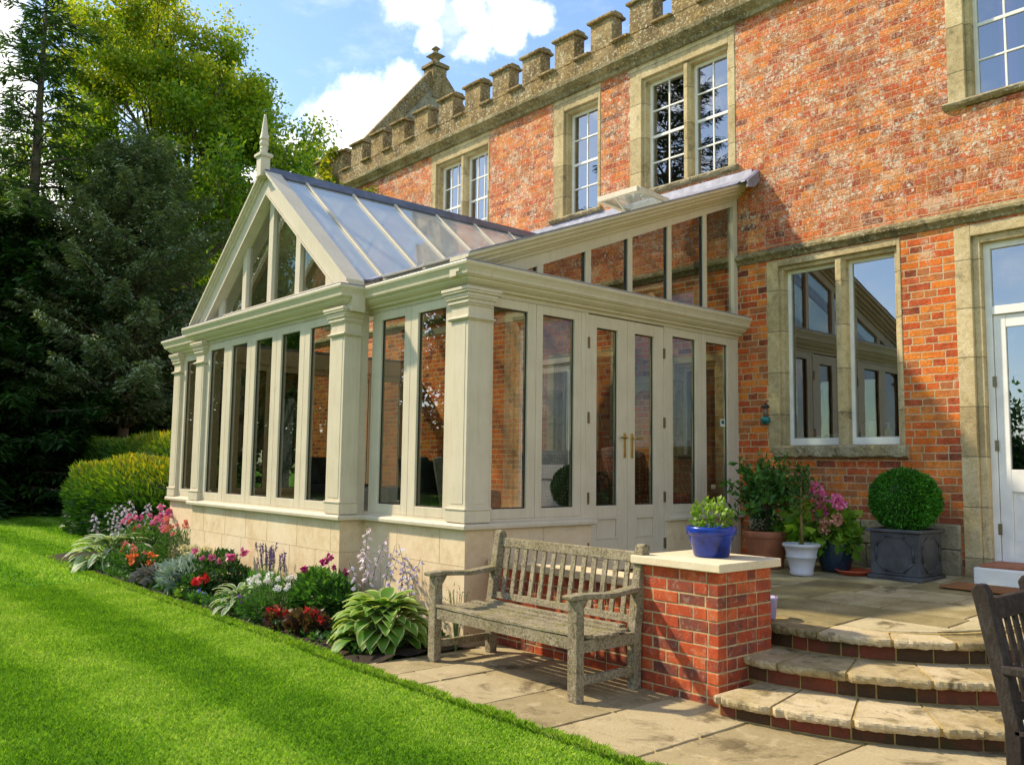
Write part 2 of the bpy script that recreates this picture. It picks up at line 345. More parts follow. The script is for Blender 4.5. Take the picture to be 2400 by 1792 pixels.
M['paint'] = mat('sage_cream_paint', m_paint)
M['white'] = mat('white_paint', m_flat((.80, .765, .69), .45, var=.07, sc=5))
M['lead'] = mat('lead', m_flat((.15, .16, .20), .45, .35, var=.2, sc=6, bump=.2))
M['lead2'] = mat('lead_flashing', m_flat((.27, .27, .34), .5, .15, var=.2, sc=9, bump=.4))
M['glass'] = mat('conservatory_glass', m_glass((.54, .59, .49), .17))
def m_roofglass(t):
    g = t.node('ShaderNodeNewGeometry'); P = g.outputs['Position']
    c = t.math('ABSOLUTE', t.vmath('DOT_PRODUCT', g.outputs['Incoming'], g.outputs['Normal']))
    fr = t.math('ADD', .30, t.math('MULTIPLY', .7, t.math('POWER', t.math('SUBTRACT', 1, c), 3.5)), clamp=True)
    gl = t.node('ShaderNodeBsdfGlossy'); gl.inputs['Roughness'].default_value = .02; gl.inputs[0].default_value = (1, .99, .97, 1)
    tr = t.node('ShaderNodeBsdfTransparent'); tr.inputs[0].default_value = (.66, .74, .74, 1)
    df = t.bsdf((.78, .80, .77), .6, spec=.2)  # pale sky reflection and dust put in as a whitish diffuse film
    m = t.node('ShaderNodeMixShader'); t.put(m.inputs[0], fr); t.l.new(tr.outputs[0], m.inputs[1]); t.l.new(gl.outputs[0], m.inputs[2])
    m2 = t.node('ShaderNodeMixShader'); t.put(m2.inputs[0], t.math('ADD', .26, t.math('MULTIPLY', t.noise(P, 3, 4), .20))); t.l.new(m.outputs[0], m2.inputs[1]); t.l.new(df, m2.inputs[2]); return m2.outputs[0]
M['roofglass'] = mat('roof_glass', m_roofglass)
M['oldglass'] = mat('house_glass', m_glass((.48, .50, .46), .27, wavy=.012))
M['black'] = mat('black_gasket', m_flat((.02, .018, .015), .5))
M['brass'] = mat('brass', m_flat((.72, .50, .16), .28, 1.0))
M['hinge'] = mat('bronze_hinge', m_flat((.22, .17, .09), .4, .7))
M['room'] = mat('dim_room', m_flat((.16, .14, .11), .9))
M['brick'] = mat('new_brick', m_block([(.12, (.12, .055, .045)), (.34, (.25, .06, .032)), (.55, (.44, .070, .024)), (.78, (.54, .12, .035)), (1, (.30, .14, .08))], 1.0, darkamt=.5, rough=.95, lichen=((.48, .34, .22), .30)))
M['mortar'] = mat('lime_mortar', m_flat((.50, .36, .18), .95, var=.2, sc=20, bump=.6))
M['paving'] = mat('sandstone_flags', m_block([(.1, (.26, .20, .095)), (.4, (.36, .28, .145)), (.65, (.43, .34, .19)), (1, (.40, .32, .17))], .6, sc=3.2, bump=.35, dark=(.10, .07, .03), darkamt=.85, lichen=((.50, .40, .24), .40)))
M['terr'] = mat('weathered_flags', m_block([(.1, (.19, .15, .065)), (.4, (.32, .255, .12)), (.62, (.48, .40, .23)), (1, (.56, .46, .29))], .95, sc=3.6, bump=.4, dark=(.10, .075, .03), darkamt=.9, rough=.55))
M['tread'] = mat('step_stone', m_block([(.1, (.19, .14, .06)), (.42, (.35, .265, .125)), (.68, (.52, .41, .24)), (1, (.60, .49, .31))], 1.0, sc=5.5, bump=.8, dark=(.10, .07, .028), darkamt=.95, lichen=((.46, .36, .13), .45)))
M['joint'] = mat('sandy_joint', m_flat((.42, .29, .09), .95, var=.25, sc=15, bump=.5))
M['riserbrick'] = mat('shaded_mossy_brick', m_block([(.1, (.035, .028, .014)), (.45, (.09, .042, .02)), (.8, (.21, .05, .025)), (1, (.12, .065, .03))], .8, sc=5, darkamt=.9, dark=(.045, .045, .015)))  # shade on the risers is put into this dark colour, along with moss
def m_oak(c1, c2, c3, moss=.5):
    def f(t):
        P = t.pos(); o = t.objc(); g = t.noise(T_v(t, P, (6, 6, 6)), 1.0, 5, .65); gr = t.noise(T_v(t, P, (90, 25, 25)), 1, 4, .7)
        col = t.ramp(t.math('ADD', t.math('MULTIPLY', g, .5), t.math('MULTIPLY', gr, .5)), [(.3, c1), (.5, c2), (.7, c3)])
        f2 = t.noise(P, 85, 5, .75, dist=.7)
        col = t.mix(t.math('MULTIPLY', t.step(f2, .53, .60), moss*.7), col, (.46, .43, .34))
        col = t.mix(t.math('MULTIPLY', t.step(t.noise(P, 55, 5, .7, dist=.9), .50, .58), moss*.95), col, (.055, .045, .028))
        up = t._sep(t.node('ShaderNodeNewGeometry').outputs['Normal'])[2]
        my = t.math('MULTIPLY', t.math('MULTIPLY', t.step(t.noise(P, 9, 6, .75), .50, .60), moss), t.math('ADD', .35, t.math('MULTIPLY', t.step(up, .5, .9), .65)))
        col = t.mix(my, col, t.mix(t.step(f2, .45, .6), (.10, .10, .03), (.34, .30, .06)))
        return t.bsdf(col, .9, nrm=t.bump(t.math('ADD', gr, f2), .6, .006), spec=.2)
    return f
M['bench'] = mat('lichened_teak', m_oak((.13, .095, .05), (.28, .225, .135), (.44, .375, .25), .68))
M['darkoak'] = mat('dark_weathered_wood', m_oak((.018, .012, .009), (.036, .026, .021), (.075, .06, .052), .02))
M['terracotta'] = mat('terracotta', m_flat((.36, .13, .06), .8, var=.15, sc=7, bump=.3))
M['blueglaze'] = mat('blue_glaze', m_flat((.008, .035, .30), .24, var=.45, sc=9, spec=.45))
M['darkglaze'] = mat('dark_blue_glaze', m_flat((.012, .03, .055), .3, var=.2))
M['whitepot'] = mat('white_glaze', m_flat((.50, .49, .50), .5, var=.08, sc=6))
M['redplastic'] = mat('red_saucer', m_flat((.50, .09, .035), .5, var=.1))
M['leadplanter'] = mat('lead_grey_planter', m_flat((.065, .065, .068), .5, .1, var=.3, sc=5, bump=.3))
M['soil'] = mat('soil', m_block([(0, (.02, .013, .008)), (1, (.05, .033, .018))], .8, sc=25, bump=1, darkamt=.4))
M['bark'] = mat('bark', m_stone((.06, .045, .03), (.12, .09, .06), (.2, .16, .1), .15, dark=.3, scale=2))
M['stem'] = mat('green_stem', m_flat((.12, .17, .05), .6))
# ------------------------------------------------------------------ ground, lawn, paving
W = 4.216
def terr_z(y): return .43+(y-1.0)*.033
def m_lawn(t):
    P = t.pos(); s = t._sep(P)
    st = t.math('SINE', t.math('ADD', t.math('MULTIPLY', t.math('ADD', s[1], t.math('MULTIPLY', t.noise(P, .7, 2), .30)), 4.83), .35))  # mowing stripes: light on leaning blades put into the turf colour
    k = t.math('ADD', t.math('MULTIPLY', st, .16), t.math('ADD', t.math('MULTIPLY', t.noise(P, 1.1, 5, .65), .8), t.math('MULTIPLY', t.noise(P, 35, 4, .7), .35)))
    col = t.ramp(k, [(.30, (.06, .17, .006)), (.52, (.11, .26, .010)), (.75, (.20, .38, .022)), (.95, (.28, .42, .03))])
    return t.bsdf(col, .9, nrm=t.bump(t.noise(P, 90, 4, .7), .8, .03), spec=.1)
M['lawn'] = mat('lawn_turf', m_lawn)
b = MB(); b.box(-420, 320, -420, 420, -.6, -.035); o = b.build('ground', M['lawn']); props(o, kind='structure')
o.name = 'ground'
def irregular_sheet(xy, z0, z1): pass
b = MB(); b.box(-60, 40, -60, -.935, -.03, -.012); b.box(-60, -7.6, -.935, 40, -.03, -.012); o = b.build('lawn', M['lawn']); props(o, kind='structure')
# lawn blades (one object: nobody could count them)
def m_blade(t):
    P = t.pos(); s = t._sep(P); a = t.attr('bc')
    st = t.math('SINE', t.math('ADD', t.math('MULTIPLY', t.math('ADD', s[1], t.math('MULTIPLY', t.noise(P, .7, 2), .30)), 4.83), .35))  # same stripes: sheen of blade lean painted into the blade colour
    st = t.math('SUBTRACT', t.math('MULTIPLY', t.step(st, -.7, .7), 2), 1)
    k = t.math('ADD', t.math('MULTIPLY', st, .11), t.math('ADD', t.math('MULTIPLY', t.noise(P, 2.3, 6, .7), .66), t.math('MULTIPLY', a, .42)))
    col = t.ramp(k, [(.22, (.07, .20, .008)), (.42, (.15, .34, .014)), (.64, (.29, .50, .035)), (.92, (.56, .68, .17))])
    d = t.bsdf(col, .55, spec=.25); tr = t.node('ShaderNodeBsdfTranslucent'); t.put(tr.inputs[0], t.mix(1.0, col, (1.2, 1.2, .5), 'MULTIPLY'))
    m = t.node('ShaderNodeMixShader'); m.inputs[0].default_value = .35; t.l.new(d, m.inputs[1]); t.l.new(tr.outputs[0], m.inputs[2]); return m.outputs[0]
M['blade'] = mat('grass_blade', m_blade)
def grass(n, x0, x1, y0, y1, h, wd, keep=None):
    P = np.stack([RNG.uniform(x0, x1, n), RNG.uniform(y0, y1, n), np.full(n, -.014)], 1)
    if keep is not None: P = P[keep(P)]
    n = len(P); ang = RNG.uniform(0, 2*np.pi, n); lean = RNG.uniform(.1, .9, n); H = h*RNG.uniform(.55, 1.35, n); Wd = wd*RNG.uniform(.6, 1.4, n)
    d = np.stack([np.cos(ang), np.sin(ang), np.zeros(n)], 1); sd = np.stack([-d[:, 1], d[:, 0], np.zeros(n)], 1)
    tip = P+d*(H*lean)[:, None]; tip[:, 2] += H*np.sqrt(np.maximum(1-lean**2*.6, .2)); mid = P+d*(H*lean*.3)[:, None]; mid[:, 2] += H*.55
    hw = (sd.T*Wd).T
    return np.stack([P-hw*.5, P+hw*.5, mid+hw*.4, tip, mid-hw*.4], 1)
inlawn = lambda P: (P[:, 1] < -.945+.02*np.sin(P[:, 0]*9)+.015*np.sin(P[:, 0]*31)+.008*np.sin(P[:, 0]*77))
G = [grass(210000, -1.5, 4.2, -4.2, -.9, .022, .0040, inlawn), grass(170000, -6, -1.5, -4.8, -.85, .026, .006, inlawn),
     grass(90000, -19, -6, -5, 1.8, .04, .011, lambda P: inlawn(P) | (P[:, 0] < -7.7-P[:, 1]*.4)),
     grass(16000, -.6, 3.6, -1.0, -.90, .045, .004, lambda P: P[:, 1] < -.93+.022*np.sin(P[:, 0]*9)+.018*np.sin(P[:, 0]*31)),
     grass(9000, -8, -.4, -.98, -.86, .05, .005, None)]
G = np.concatenate(G); o = quads('grass', G, RNG.uniform(0, 1, len(G)), M['blade']); props(o, 'short bright green lawn grass mown in soft stripes', 'grass', kind='stuff')
# flower bed soil
b = MB(); nx = 90
xs = np.linspace(-9.6, -.02, nx); ys = np.linspace(-.9, .22, 12)
for i, x in enumerate(xs):
    for j, y in enumerate(ys):
        e = min(j/3, 1); b.v.append((x, y+(.03*math.sin(x*4)+.02*math.sin(x*11) if j == 0 else 0), -.02+.05*e+random.uniform(-.018, .022)*(j > 0)))
b.f = [(i*12+j, (i+1)*12+j, (i+1)*12+j+1, i*12+j+1) for i in range(nx-1) for j in range(11)]; b.a = [random.random() for _ in b.f]
o = b.build('flower_bed_soil', M['soil'], smooth=True); props(o, kind='structure')
# lower paving: sandstone flags laid in columns
def flags(name, cols, m, zf, gap=.017, th=.035, seedv=3, clip=None, kind='structure', zbase=-.02):
    rr = random.Random(seedv); b = MB()
    for (x0, x1, cuts) in cols:
        for y0, y1 in zip(cuts[:-1], cuts[1:]):
            a = rr.random(); g = gap*.5; dz = rr.uniform(-.003, .003)
            j = lambda: rr.uniform(-.006, .006)
            poly = []
            for (ax, ay, bx, by) in ((x0+g, y0+g, x1-g, y0+g), (x1-g, y0+g, x1-g, y1-g), (x1-g, y1-g, x0+g, y1-g), (x0+g, y1-g, x0+g, y0+g)):
                L = math.hypot(bx-ax, by-ay); n = max(2, int(L/.09))
                for k in range(n): tt = k/n; poly.append((ax+(bx-ax)*tt+j()*.7, ay+(by-ay)*tt+j()*.7))
            if clip: poly = [clip(p) for p in poly]
            n = len(poly); cxm = sum(p[0] for p in poly)/n; cym = sum(p[1] for p in poly)/n
            top = [(p[0]+(cxm-p[0])*.012, p[1]+(cym-p[1])*.012, zf(p[1])+dz) for p in poly]; sh = [(p[0], p[1], zf(p[1])+dz-.007) for p in poly]; bt = [(p[0], p[1], zf(p[1])-th) for p in poly]
            fs = [tuple(range(n))]+[(n+i, n+(i+1) % n, (i+1) % n, i) for i in range(n)]+[(2*n+i, 2*n+(i+1) % n, n+(i+1) % n, n+i) for i in range(n)]
            b.add(top+sh+bt, fs, a)
    o = b.build(name, m); return props(o, kind=kind)
lz = lambda y: .0
cols = [(-.06, .36, [-.935, -.42, .10, .42]), (.36, .70, [-.935, -.70, -.1, .42]), (.70, 1.36, [-.935, -.31, .42]), (1.36, 2.0, [-.935, -.34, .42]),
        (2.0, 2.65, [-.935, -.72, -.33, .16, .6]), (2.65, 3.3, [-.935, -.6, .28, .9]), (3.3, 3.95, [-.935, -.24, .45, 1.1]), (3.95, 4.6, [-.935, -.5, .1, .75, 1.5]), (4.6, 5.3, [-.935, -.3, .4, 1.1, 1.9]),
        (5.3, 6.0, [-.935, -.5, .2, .9, 1.7]), (6.0, 6.8, [-.935, -.2, .6, 1.4, 2.2])]
flags('paving', cols, M['paving'], lz)
b = MB(); b.box(-.08, 9, -.94, 3.9, -.05, -.009); o = b.build('paving_bed', M['joint']); props(o, kind='structure')
# upper terrace
def arc_clip(cx, cy, R):
    def f(p):
        x, y = p
        if x > cx and y < cy:
            d = math.hypot(x-cx, y-cy)
            if d > R: k = R/d; return (cx+(x-cx)*k, cy+(y-cy)*k)
        if y >= cy and x > cx+R: return (cx+R, y)
        return (x, y)
    return f
ARC = [(2.42, 2.1, 2.05, .13), (2.42, 2.2, 1.68, .28), (2.42, 2.25, 1.30, .43)]
rr = random.Random(5); tc = []
y = 1.28; k = 0
rows = [1.28, 1.72, 2.1, 2.62, 3.1, 3.62, 4.2]
for (y0, y1) in zip(rows[:-1], rows[1:]):
    x = -.18+rr.uniform(0, .25); tc.append((-.19, x, [y0, y1]))
    while x < 3.72: x2 = min(3.74, x+rr.uniform(.5, .95)); tc.append((x, x2, [y0, y1])); x = x2 if x2 < 3.73 else 9
tc += [(-.19, .3, [.6, 1.28]), (.3, .95, [.6, 1.28]), (.95, 1.66, [.6, 1.28])]
flags('terrace', tc, M['terr'], terr_z, clip=arc_clip(2.42, 2.25, 1.02), seedv=9, gap=.016)
b = MB(); n = 24
pts = [(-.2, .5), (1.68, .5), (1.68, .9), (2.42, 1.2)]+[(2.42+1.05*math.sin(t), 2.25-1.05*math.cos(t)) for t in [math.pi/2*i/n for i in range(1, n+1)]]+[(3.47, 4.2), (-.2, 4.2)]
vs = [(x, y, terr_z(y)-.010) for x, y in pts]+[(x, y, -.04) for x, y in pts]; q = len(pts)
b.add(vs, [tuple(range(q))]+[(i, (i+1) % q, q+(i+1) % q, q+i) for i in range(q)]); o = b.build('terrace_bed', M['joint']); props(o, kind='structure')
# ------------------------------------------------------------------ curved steps
steps = thing('garden_steps', 'three curved stone steps with brick risers beside the brick pier', 'steps', (2.9, .6, 0))
def tread(cx, cy, R, z, inner, a0, a1, nslab, seed):
    rr = random.Random(seed); b = MB(); th = .052
    cuts = [a0+(a1-a0)*(i+rr.uniform(-.12, .12)*(0 < i < nslab))/nslab for i in range(nslab+1)]
    for s0, s1 in zip(cuts[:-1], cuts[1:]):
        g = .010/R; n = max(6, int((s1-s0)*R/.022)); a = rr.random(); o1 = []; ph = rr.uniform(0, 9)
        for k in range(n+1):
            tt = s0+g+(s1-s0-2*g)*k/n; e = min(k, n-k); o1.append((tt, R+.004*math.sin(k*.31+ph)+.003*math.sin(k*.83+ph*2)+rr.uniform(-.004, .003)-(.014 if rr.random() < .05 else 0)-(.010 if e == 0 else 0)))
        def P(t, r, zz): return (cx+r*math.sin(t), cy-r*math.cos(t), zz)
        rings = []
        for dr, dz in ((-.016, 0), (-.004, -.006), (0, -.018), (-.003, -.036), (-.014, -th)):
            rings.append([P(t, r+dr+rr.uniform(-.004, .004), z+dz+(rr.uniform(-.003, .003) if dz else 0)) for t, r in o1])
        ins = [P(t, inner, z+.001) for t, r in o1]; bot = [P(t, inner, z-th) for t, r in o1]
        L = [ins]+rings+[bot]; m = n+1; vs = [v for l in L for v in l]
        fs = [(i*m+k, i*m+k+1, (i+1)*m+k+1, (i+1)*m+k) for i in range(len(L)-1) for k in range(n)]
        fs += [tuple(i*m for i in range(len(L))), tuple(i*m+n for i in range(len(L)))[::-1]]
        b.add(vs, fs, a)
    o = b.build('tread', M['tread'], steps, smooth=False); return o
def riser(cx, cy, R, z0, z1, a0, a1, seed):
    rr = random.Random(seed); b = MB(); bw = .225/R; t = a0+rr.uniform(0, .06)-.05
    while t < a1:
        w2 = bw*rr.choice((1, 1, .5)); a = rr.random(); n = 4; g = .006/R
        o_ = [(cx+R*math.sin(t+g+(w2-2*g)*k/n), cy-R*math.cos(t+g+(w2-2*g)*k/n)) for k in range(n+1)]; i_ = [(cx+(R-.06)*math.sin(t+w2*k/n), cy-(R-.06)*math.cos(t+w2*k/n)) for k in range(n, -1, -1)]
        b.prism(o_+i_, 'z', z0+.006, z1-.003, a); t += w2
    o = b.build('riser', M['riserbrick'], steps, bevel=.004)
    c = MB(); n = 40; R2 = R-.008; po = [(cx+R2*math.sin(a0+(a1-a0)*k/n), cy-R2*math.cos(a0+(a1-a0)*k/n)) for k in range(n+1)]+[(cx, cy)]
    c.prism(po, 'z', z0-.03, z1-.004); c.build('riser_core', M['joint'], steps)
z0 = 0.0
for i, (cx_, cy_, R_, z_) in enumerate(ARC):
    a0 = .012 if i < 1 else (-.13 if i < 2 else -.2)
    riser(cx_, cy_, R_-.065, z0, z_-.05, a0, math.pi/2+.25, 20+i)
    tread(cx_, cy_, R_, z_, (ARC[i+1][2]-.22 if i < 2 else R_-.33), a0, math.pi/2+.3, (9, 8, 6)[i], 31+i); z0 = z_
    b = MB(); n = 40; R2 = R_-.03; po = [(cx_+R2*math.sin(a0+(math.pi/2+.28-a0)*k/n), cy_-R2*math.cos(a0+(math.pi/2+.28-a0)*k/n)) for k in range(n+1)]+[(cx_, cy_+.1)]
    b.prism(po, 'z', z_-.05, z_-.007); b.build('joint_mortar', M['joint'], steps)
# ------------------------------------------------------------------ brick pier and low wall
def brick_box(parent, name, x0, x1, y0, y1, z0, z1, faces, m=None, ch=.079, bl=.225, seed=1, jit=.003, mortar_in=.0035):
    """real bricks laid on the named faces ('-y','+x','-x') over a mortar core"""
    rr = random.Random(seed); b = MB(); n = round((z1-z0)/ch); ch = (z1-z0)/n; dp = .09
    for k in range(n):
        za, zb = z0+k*ch+.005, z0+(k+1)*ch-.005
        first = k % 2
        if '-y' in faces:
            L = x1-x0; x = x0; widths = []
            pat = (1, 1, .5, 1) if first else (.5, 1, 1, 1); i = 0
            while x < x1-.03:
                ww = bl*pat[i % 4]*rr.uniform(.96, 1.04); ww = ww if x+ww < x1-.06 else x1-x; widths.append((x, x+ww)); x += ww; i += 1
            for (a, c) in widths:
                j = rr.uniform(-jit, jit); b.box(a+.005*(a > x0), c-.005*(c < x1), y0+j, y0+dp, za+rr.uniform(-.001, .001), zb+rr.uniform(-.001, .001), rr.random())
        for fc in ('+x', '-x'):
            if fc in faces:
                y = y0+dp+.004 if '-y' in faces else y0; st = y; i = 0; pat = (.5, 1, 1, 1) if first else (1, .5, 1, 1)
                while y < y1-.03:
                    ww = bl*pat[i % 4]*rr.uniform(.96, 1.04); ww = ww if y+ww < y1-.06 else y1-y; j = rr.uniform(-jit, jit)
                    if fc == '+x': b.box(x1-dp, x1+j, y+.005, y+ww-.005, za, zb, rr.random())
                    else: b.box(x0+j, x0+dp, y+.005, y+ww-.005, za, zb, rr.random())
                    y += ww; i += 1
    o = b.build(name, m or M['brick'], parent, bevel=.004)
    c = MB(); q = mortar_in; c.box(x0+q, x1-q, y0+q, y1-q, z0-.03, z1); c.build('mortar', M['mortar'], o)
    return o
pier = thing('brick_pier', 'square red brick pier with pale stone cap beside the steps', 'pier', (2.02, .5, 0))
brick_box(pier, 'shaft', 1.70, 2.35, .255, .86, -.03, .84, ('-y', '+x', '-x'), seed=3)
b = MB(); b.box(1.655, 2.40, .205, .91, .842, .897); b.build('cap', M['copingnew'], pier, bevel=.006)
lw = thing('low_brick_wall', 'low red brick wall with stone coping behind the lichened bench', 'wall', (.7, .5, 0))
brick_box(lw, 'brickwork', -.16, 1.70, .46, .66, -.03, .635, ('-y',), seed=8)
b = MB()
for x0, x1 in ((-.165, .45), (.456, 1.08), (1.086, 1.695)): b.box(x0, x1, .42, .70, .64, .70, random.random())
b.build('coping', M['ashlar'], lw, bevel=.008)
# ------------------------------------------------------------------ the house
house = thing('country_house', 'old red brick house with stone battlements and mullioned windows', 'house', (0, W, 0))
HX0, HX1, HZ = -10.62, 7.2, 6.90
def wall_holes(b, x0, x1, z0, z1, holes, y):
    xs = sorted({x0, x1, *[h[0] for h in holes], *[h[1] for h in holes]}); zs = sorted({z0, z1, *[h[2] for h in holes], *[h[3] for h in holes]})
    for a, c in zip(xs[:-1], xs[1:]):
        for d, e in zip(zs[:-1], zs[1:]):
            mx, mz = (a+c)/2, (d+e)/2
            if any(h[0] < mx < h[1] and h[2] < mz < h[3] for h in holes): continue
            b.add([(a, y, d), (c, y, d), (c, y, e), (a, y, e)], [(0, 1, 2, 3)])
# windows: outer x0,x1,zbot,ztop ; lights ; light bottom/top ; sash (cols, rows) ; glazing
WIN = [dict(n='W1', o=(-6.45, -4.86, 5.00, 6.88), l=[(-6.27, -5.65), (-5.54, -4.94)], z=(5.10, 6.64), g=(3, 4), sill=True),
       dict(n='W2', o=(-3.36, -2.42, 5.04, 6.88), l=[(-3.11, -2.51)], z=(5.10, 6.64), g=(2, 4), sill=True),
       dict(n='W3', o=(-1.87, -.20, 5.08, 6.88), l=[(-1.63, -1.01), (-.90, -.337)], z=(5.13, 6.64), g=(2, 4), sill=True),
       dict(n='W4', o=(2.27, 4.9, 5.03, 6.88), l=[(2.48, 3.52), (3.66, 4.7)], z=(5.11, 6.64), g=(4, 4), sill=True),
       dict(n='G', o=(.20, 1.75, 1.70, 3.87), l=[(.39, 1.005), (1.125, 1.67)], z=(1.77, 3.75), g=(1, 1), sill=True),
       dict(n='A', o=(-3.45, -1.98, .55, 3.10), l=[(-3.27, -2.66), (-2.62, -2.12)], z=(.62, 2.95), g=(1, 1), sill=False),
       dict(n='B', o=(-1.25, -.40, 1.14, 2.88), l=[(-1.1, -.56)], z=(1.26, 2.75), g=(1, 1), sill=True)]
DOOR = (2.28, 3.95, .53, 3.86)
holes = [d['o'] for d in WIN]+[DOOR]
b = MB(); wall_holes(b, HX0, HX1, -.05, HZ, holes, W)
b.add([(HX0, W, -.05), (HX0, W+9, -.05), (HX0, W+9, HZ), (HX0, W, HZ)], [(0, 1, 2, 3)])
b.add([(HX1, W, -.05), (HX1, W+9, -.05), (HX1, W+9, HZ), (HX1, W, HZ)], [(0, 1, 2, 3)])
b.add([(HX0, W+9, -.05), (HX1, W+9, -.05), (HX1, W+9, HZ), (HX0, W+9, HZ)], [(0, 1, 2, 3)])
b.build('wall', M['facade'], house)
b = MB(); b.box(HX0+.05, HX1-.05, W+.34, W+.345, 0, 0.01)
b = MB(); b.add([(HX0+.02, W+3.2, 0), (HX1-.02, W+3.2, 0), (HX1-.02, W+3.2, HZ), (HX0+.02, W+3.2, HZ)], [(0, 1, 2, 3)])
for zz in (.55, 4.3, HZ-.02): b.add([(HX0+.02, W+.05, zz), (HX1-.02, W+.05, zz), (HX1-.02, W+3.2, zz), (HX0+.02, W+3.2, zz)], [(0, 1, 2, 3)])
for xx in (-7.2, -4.2, -2.2, -1.55, .0, 2.1, 5.2): b.add([(xx, W+.30, 0), (xx, W+3.2, 0), (xx, W+3.2, HZ), (xx, W+.30, HZ)], [(0, 1, 2, 3)])
b.build('interior', M['room'], house)
def sash(win, x0, x1, z0, z1, g, big_bottom=False, fr=.045, y=W+.13):
    b = MB(); bt = .075 if big_bottom else .05; e = .002
    b.box(x0, x0+fr, y, y+.05, z0, z1); b.box(x1-fr, x1, y, y+.05, z0, z1); b.box(x0+fr, x1-fr, y+.001, y+.049, z0, z0+bt); b.box(x0+fr, x1-fr, y+.001, y+.049, z1-.045, z1)
    cols, rows = g; gx0, gx1, gz0, gz1 = x0+fr, x1-fr, z0+bt, z1-.045
    for i in range(1, cols): c = gx0+(gx1-gx0)*i/cols; b.box(c-.010, c+.010, y+.012, y+.034, gz0, gz1)
    for j in range(1, rows):
        c = gz0+(gz1-gz0)*j/rows; h = .018 if j == rows//2 else .010; b.box(gx0, gx1, y+.009, y+.037, c-h, c+h)
    o = b.build('sash', M['white'], win, bevel=.003)
    b = MB(); b.add([(gx0, y+.023, gz0), (gx1, y+.023, gz0), (gx1, y+.023, gz1), (gx0, y+.023, gz1)], [(0, 1, 2, 3)]); b.build('pane', M['oldglass'], win)
for d in WIN:
    x0, x1, z0, z1 = d['o']; L = d['l']; lz0, lz1 = d['z']; b = MB(); yf, yb = W-.008, W+.30
    a0, a1 = L[0][0], L[-1][1]
    # outer flat ring, inner recessed moulding, then the reveal
    b.box(x0, a0-.045, yf, yb, z0, z1); b.box(a1+.045, x1, yf, yb, z0, z1)
    b.box(a0-.045, a1+.045, yf, yb, lz1+.045, z1)
    b.box(a0-.045, a0, W+.035, yb, z0, lz1+.045); b.box(a1, a1+.045, W+.035, yb, z0, lz1+.045); b.box(a0, a1, W+.036, yb, lz1, lz1+.045)
    for (p, q) in zip(L[:-1], L[1:]):
        m0, m1 = p[1], q[0]; b.prism([(m0, W+.06), (m0+.028, yf+.02), (m1-.028, yf+.02), (m1, W+.06), (m1, yb), (m0, yb)], 'z', lz0-.03, lz1+.03)
    if d['n'] == 'G': b.box(a0-.045, a1+.045, W+.02, yb, z0, lz0)
    else: b.box(a0-.045, a1+.045, W+.02, yb, z0, lz0-.001)
    win = b.build('window', M['wstone'], house, bevel=.006)
    if d['sill']:
        b = MB(); big = d['n'] == 'G'; hh = .135 if big else .065; pr = .10 if big else .065; zs = lz0-.008; n = 26
        xa, xb = (x0+.20, x1+.04) if big else (x0-.04, x1+.04); rr = random.Random(hash(d['n']) % 99 if False else len(d['n'])*7)
        if big: xa = x0+.10
        prof = lambda k: [(W-pr+rr.uniform(-.006, .006)*(1+big), zs-.02), (W-pr+.012, zs), (W+.12, zs+.012), (W+.12, zs-hh), (W-.02, zs-hh), (W-pr+.01, zs-hh+.02+rr.uniform(-.005, .01)*(1+big))]
        rings = [[(xa+(xb-xa)*k/n, p[0], p[1]) for p in prof(k)] for k in range(n+1)]; m = 6
        b.add([v for r in rings for v in r], [(k*m+j, k*m+(j+1) % m, (k+1)*m+(j+1) % m, (k+1)*m+j) for k in range(n) for j in range(m)]+[tuple(range(m)), tuple(n*m+j for j in range(m))[::-1]])
        b.build('sill', M['sillstone'], win)
    for (l0, l1) in L: sash(win, l0-.01, l1+.01, lz0+(.0 if d['n'] != 'G' else .005), lz1+.01, d['g'], big_bottom=d['n'] == 'G')
# curtains glimpsed behind some upper panes
M['curtain'] = mat('white_blind', m_flat((.75, .75, .78), .8)); M['purple'] = mat('purple_curtain', m_flat((.42, .10, .50), .8))
def drape(x0, x1, y, z0, z1, m, amp=.03, fr=40, nm='curtain', parent=None):
    b = MB(); n = 48
    vs = []
    for i in range(n+1):
        x = x0+(x1-x0)*i/n; yy = y+amp*math.sin(fr*x); vs += [(x, yy, z0), (x, yy, z1)]
    b.add(vs, [(2*i, 2*i+2, 2*i+3, 2*i+1) for i in range(n)]); return b.build(nm, m, parent or house, smooth=True)
drape(-6.05, -5.6, W+.34, 5.0, 6.66, M['curtain']); drape(-5.35, -4.9, W+.34, 5.0, 6.66, M['curtain']); drape(2.62, 2.78, W+.42, 5.0, 6.7, M['purple'])
# stone string course, rubble plinth, cornice moulding
b = MB(); n = 60; rr = random.Random(2)
def run_course(b, x0, x1, prof, n, jit):
    rr = random.Random(2); m = len(prof); rings = []
    for k in range(n+1):
        x = x0+(x1-x0)*k/n; rings.append([(x, p[0]+rr.uniform(-jit, jit)*(0 < i < m-1), p[1]+rr.uniform(-jit, jit)*(0 < i < m-1)) for i, p in enumerate(prof)])
    b.add([v for r in rings for v in r], [(k*m+j, k*m+(j+1) % m, (k+1)*m+(j+1) % m, (k+1)*m+j) for k in range(n) for j in range(m)]+[tuple(range(m)), tuple(n*m+j for j in range(m))[::-1]])
run_course(b, -10.62, 7.2, [(W+.01, 4.035), (W-.035, 4.00), (W-.065, 3.975), (W-.065, 3.945), (W-.03, 3.915), (W-.018, 3.885), (W+.01, 3.875)], 260, .004)
b.build('string_course', M['string'], house)
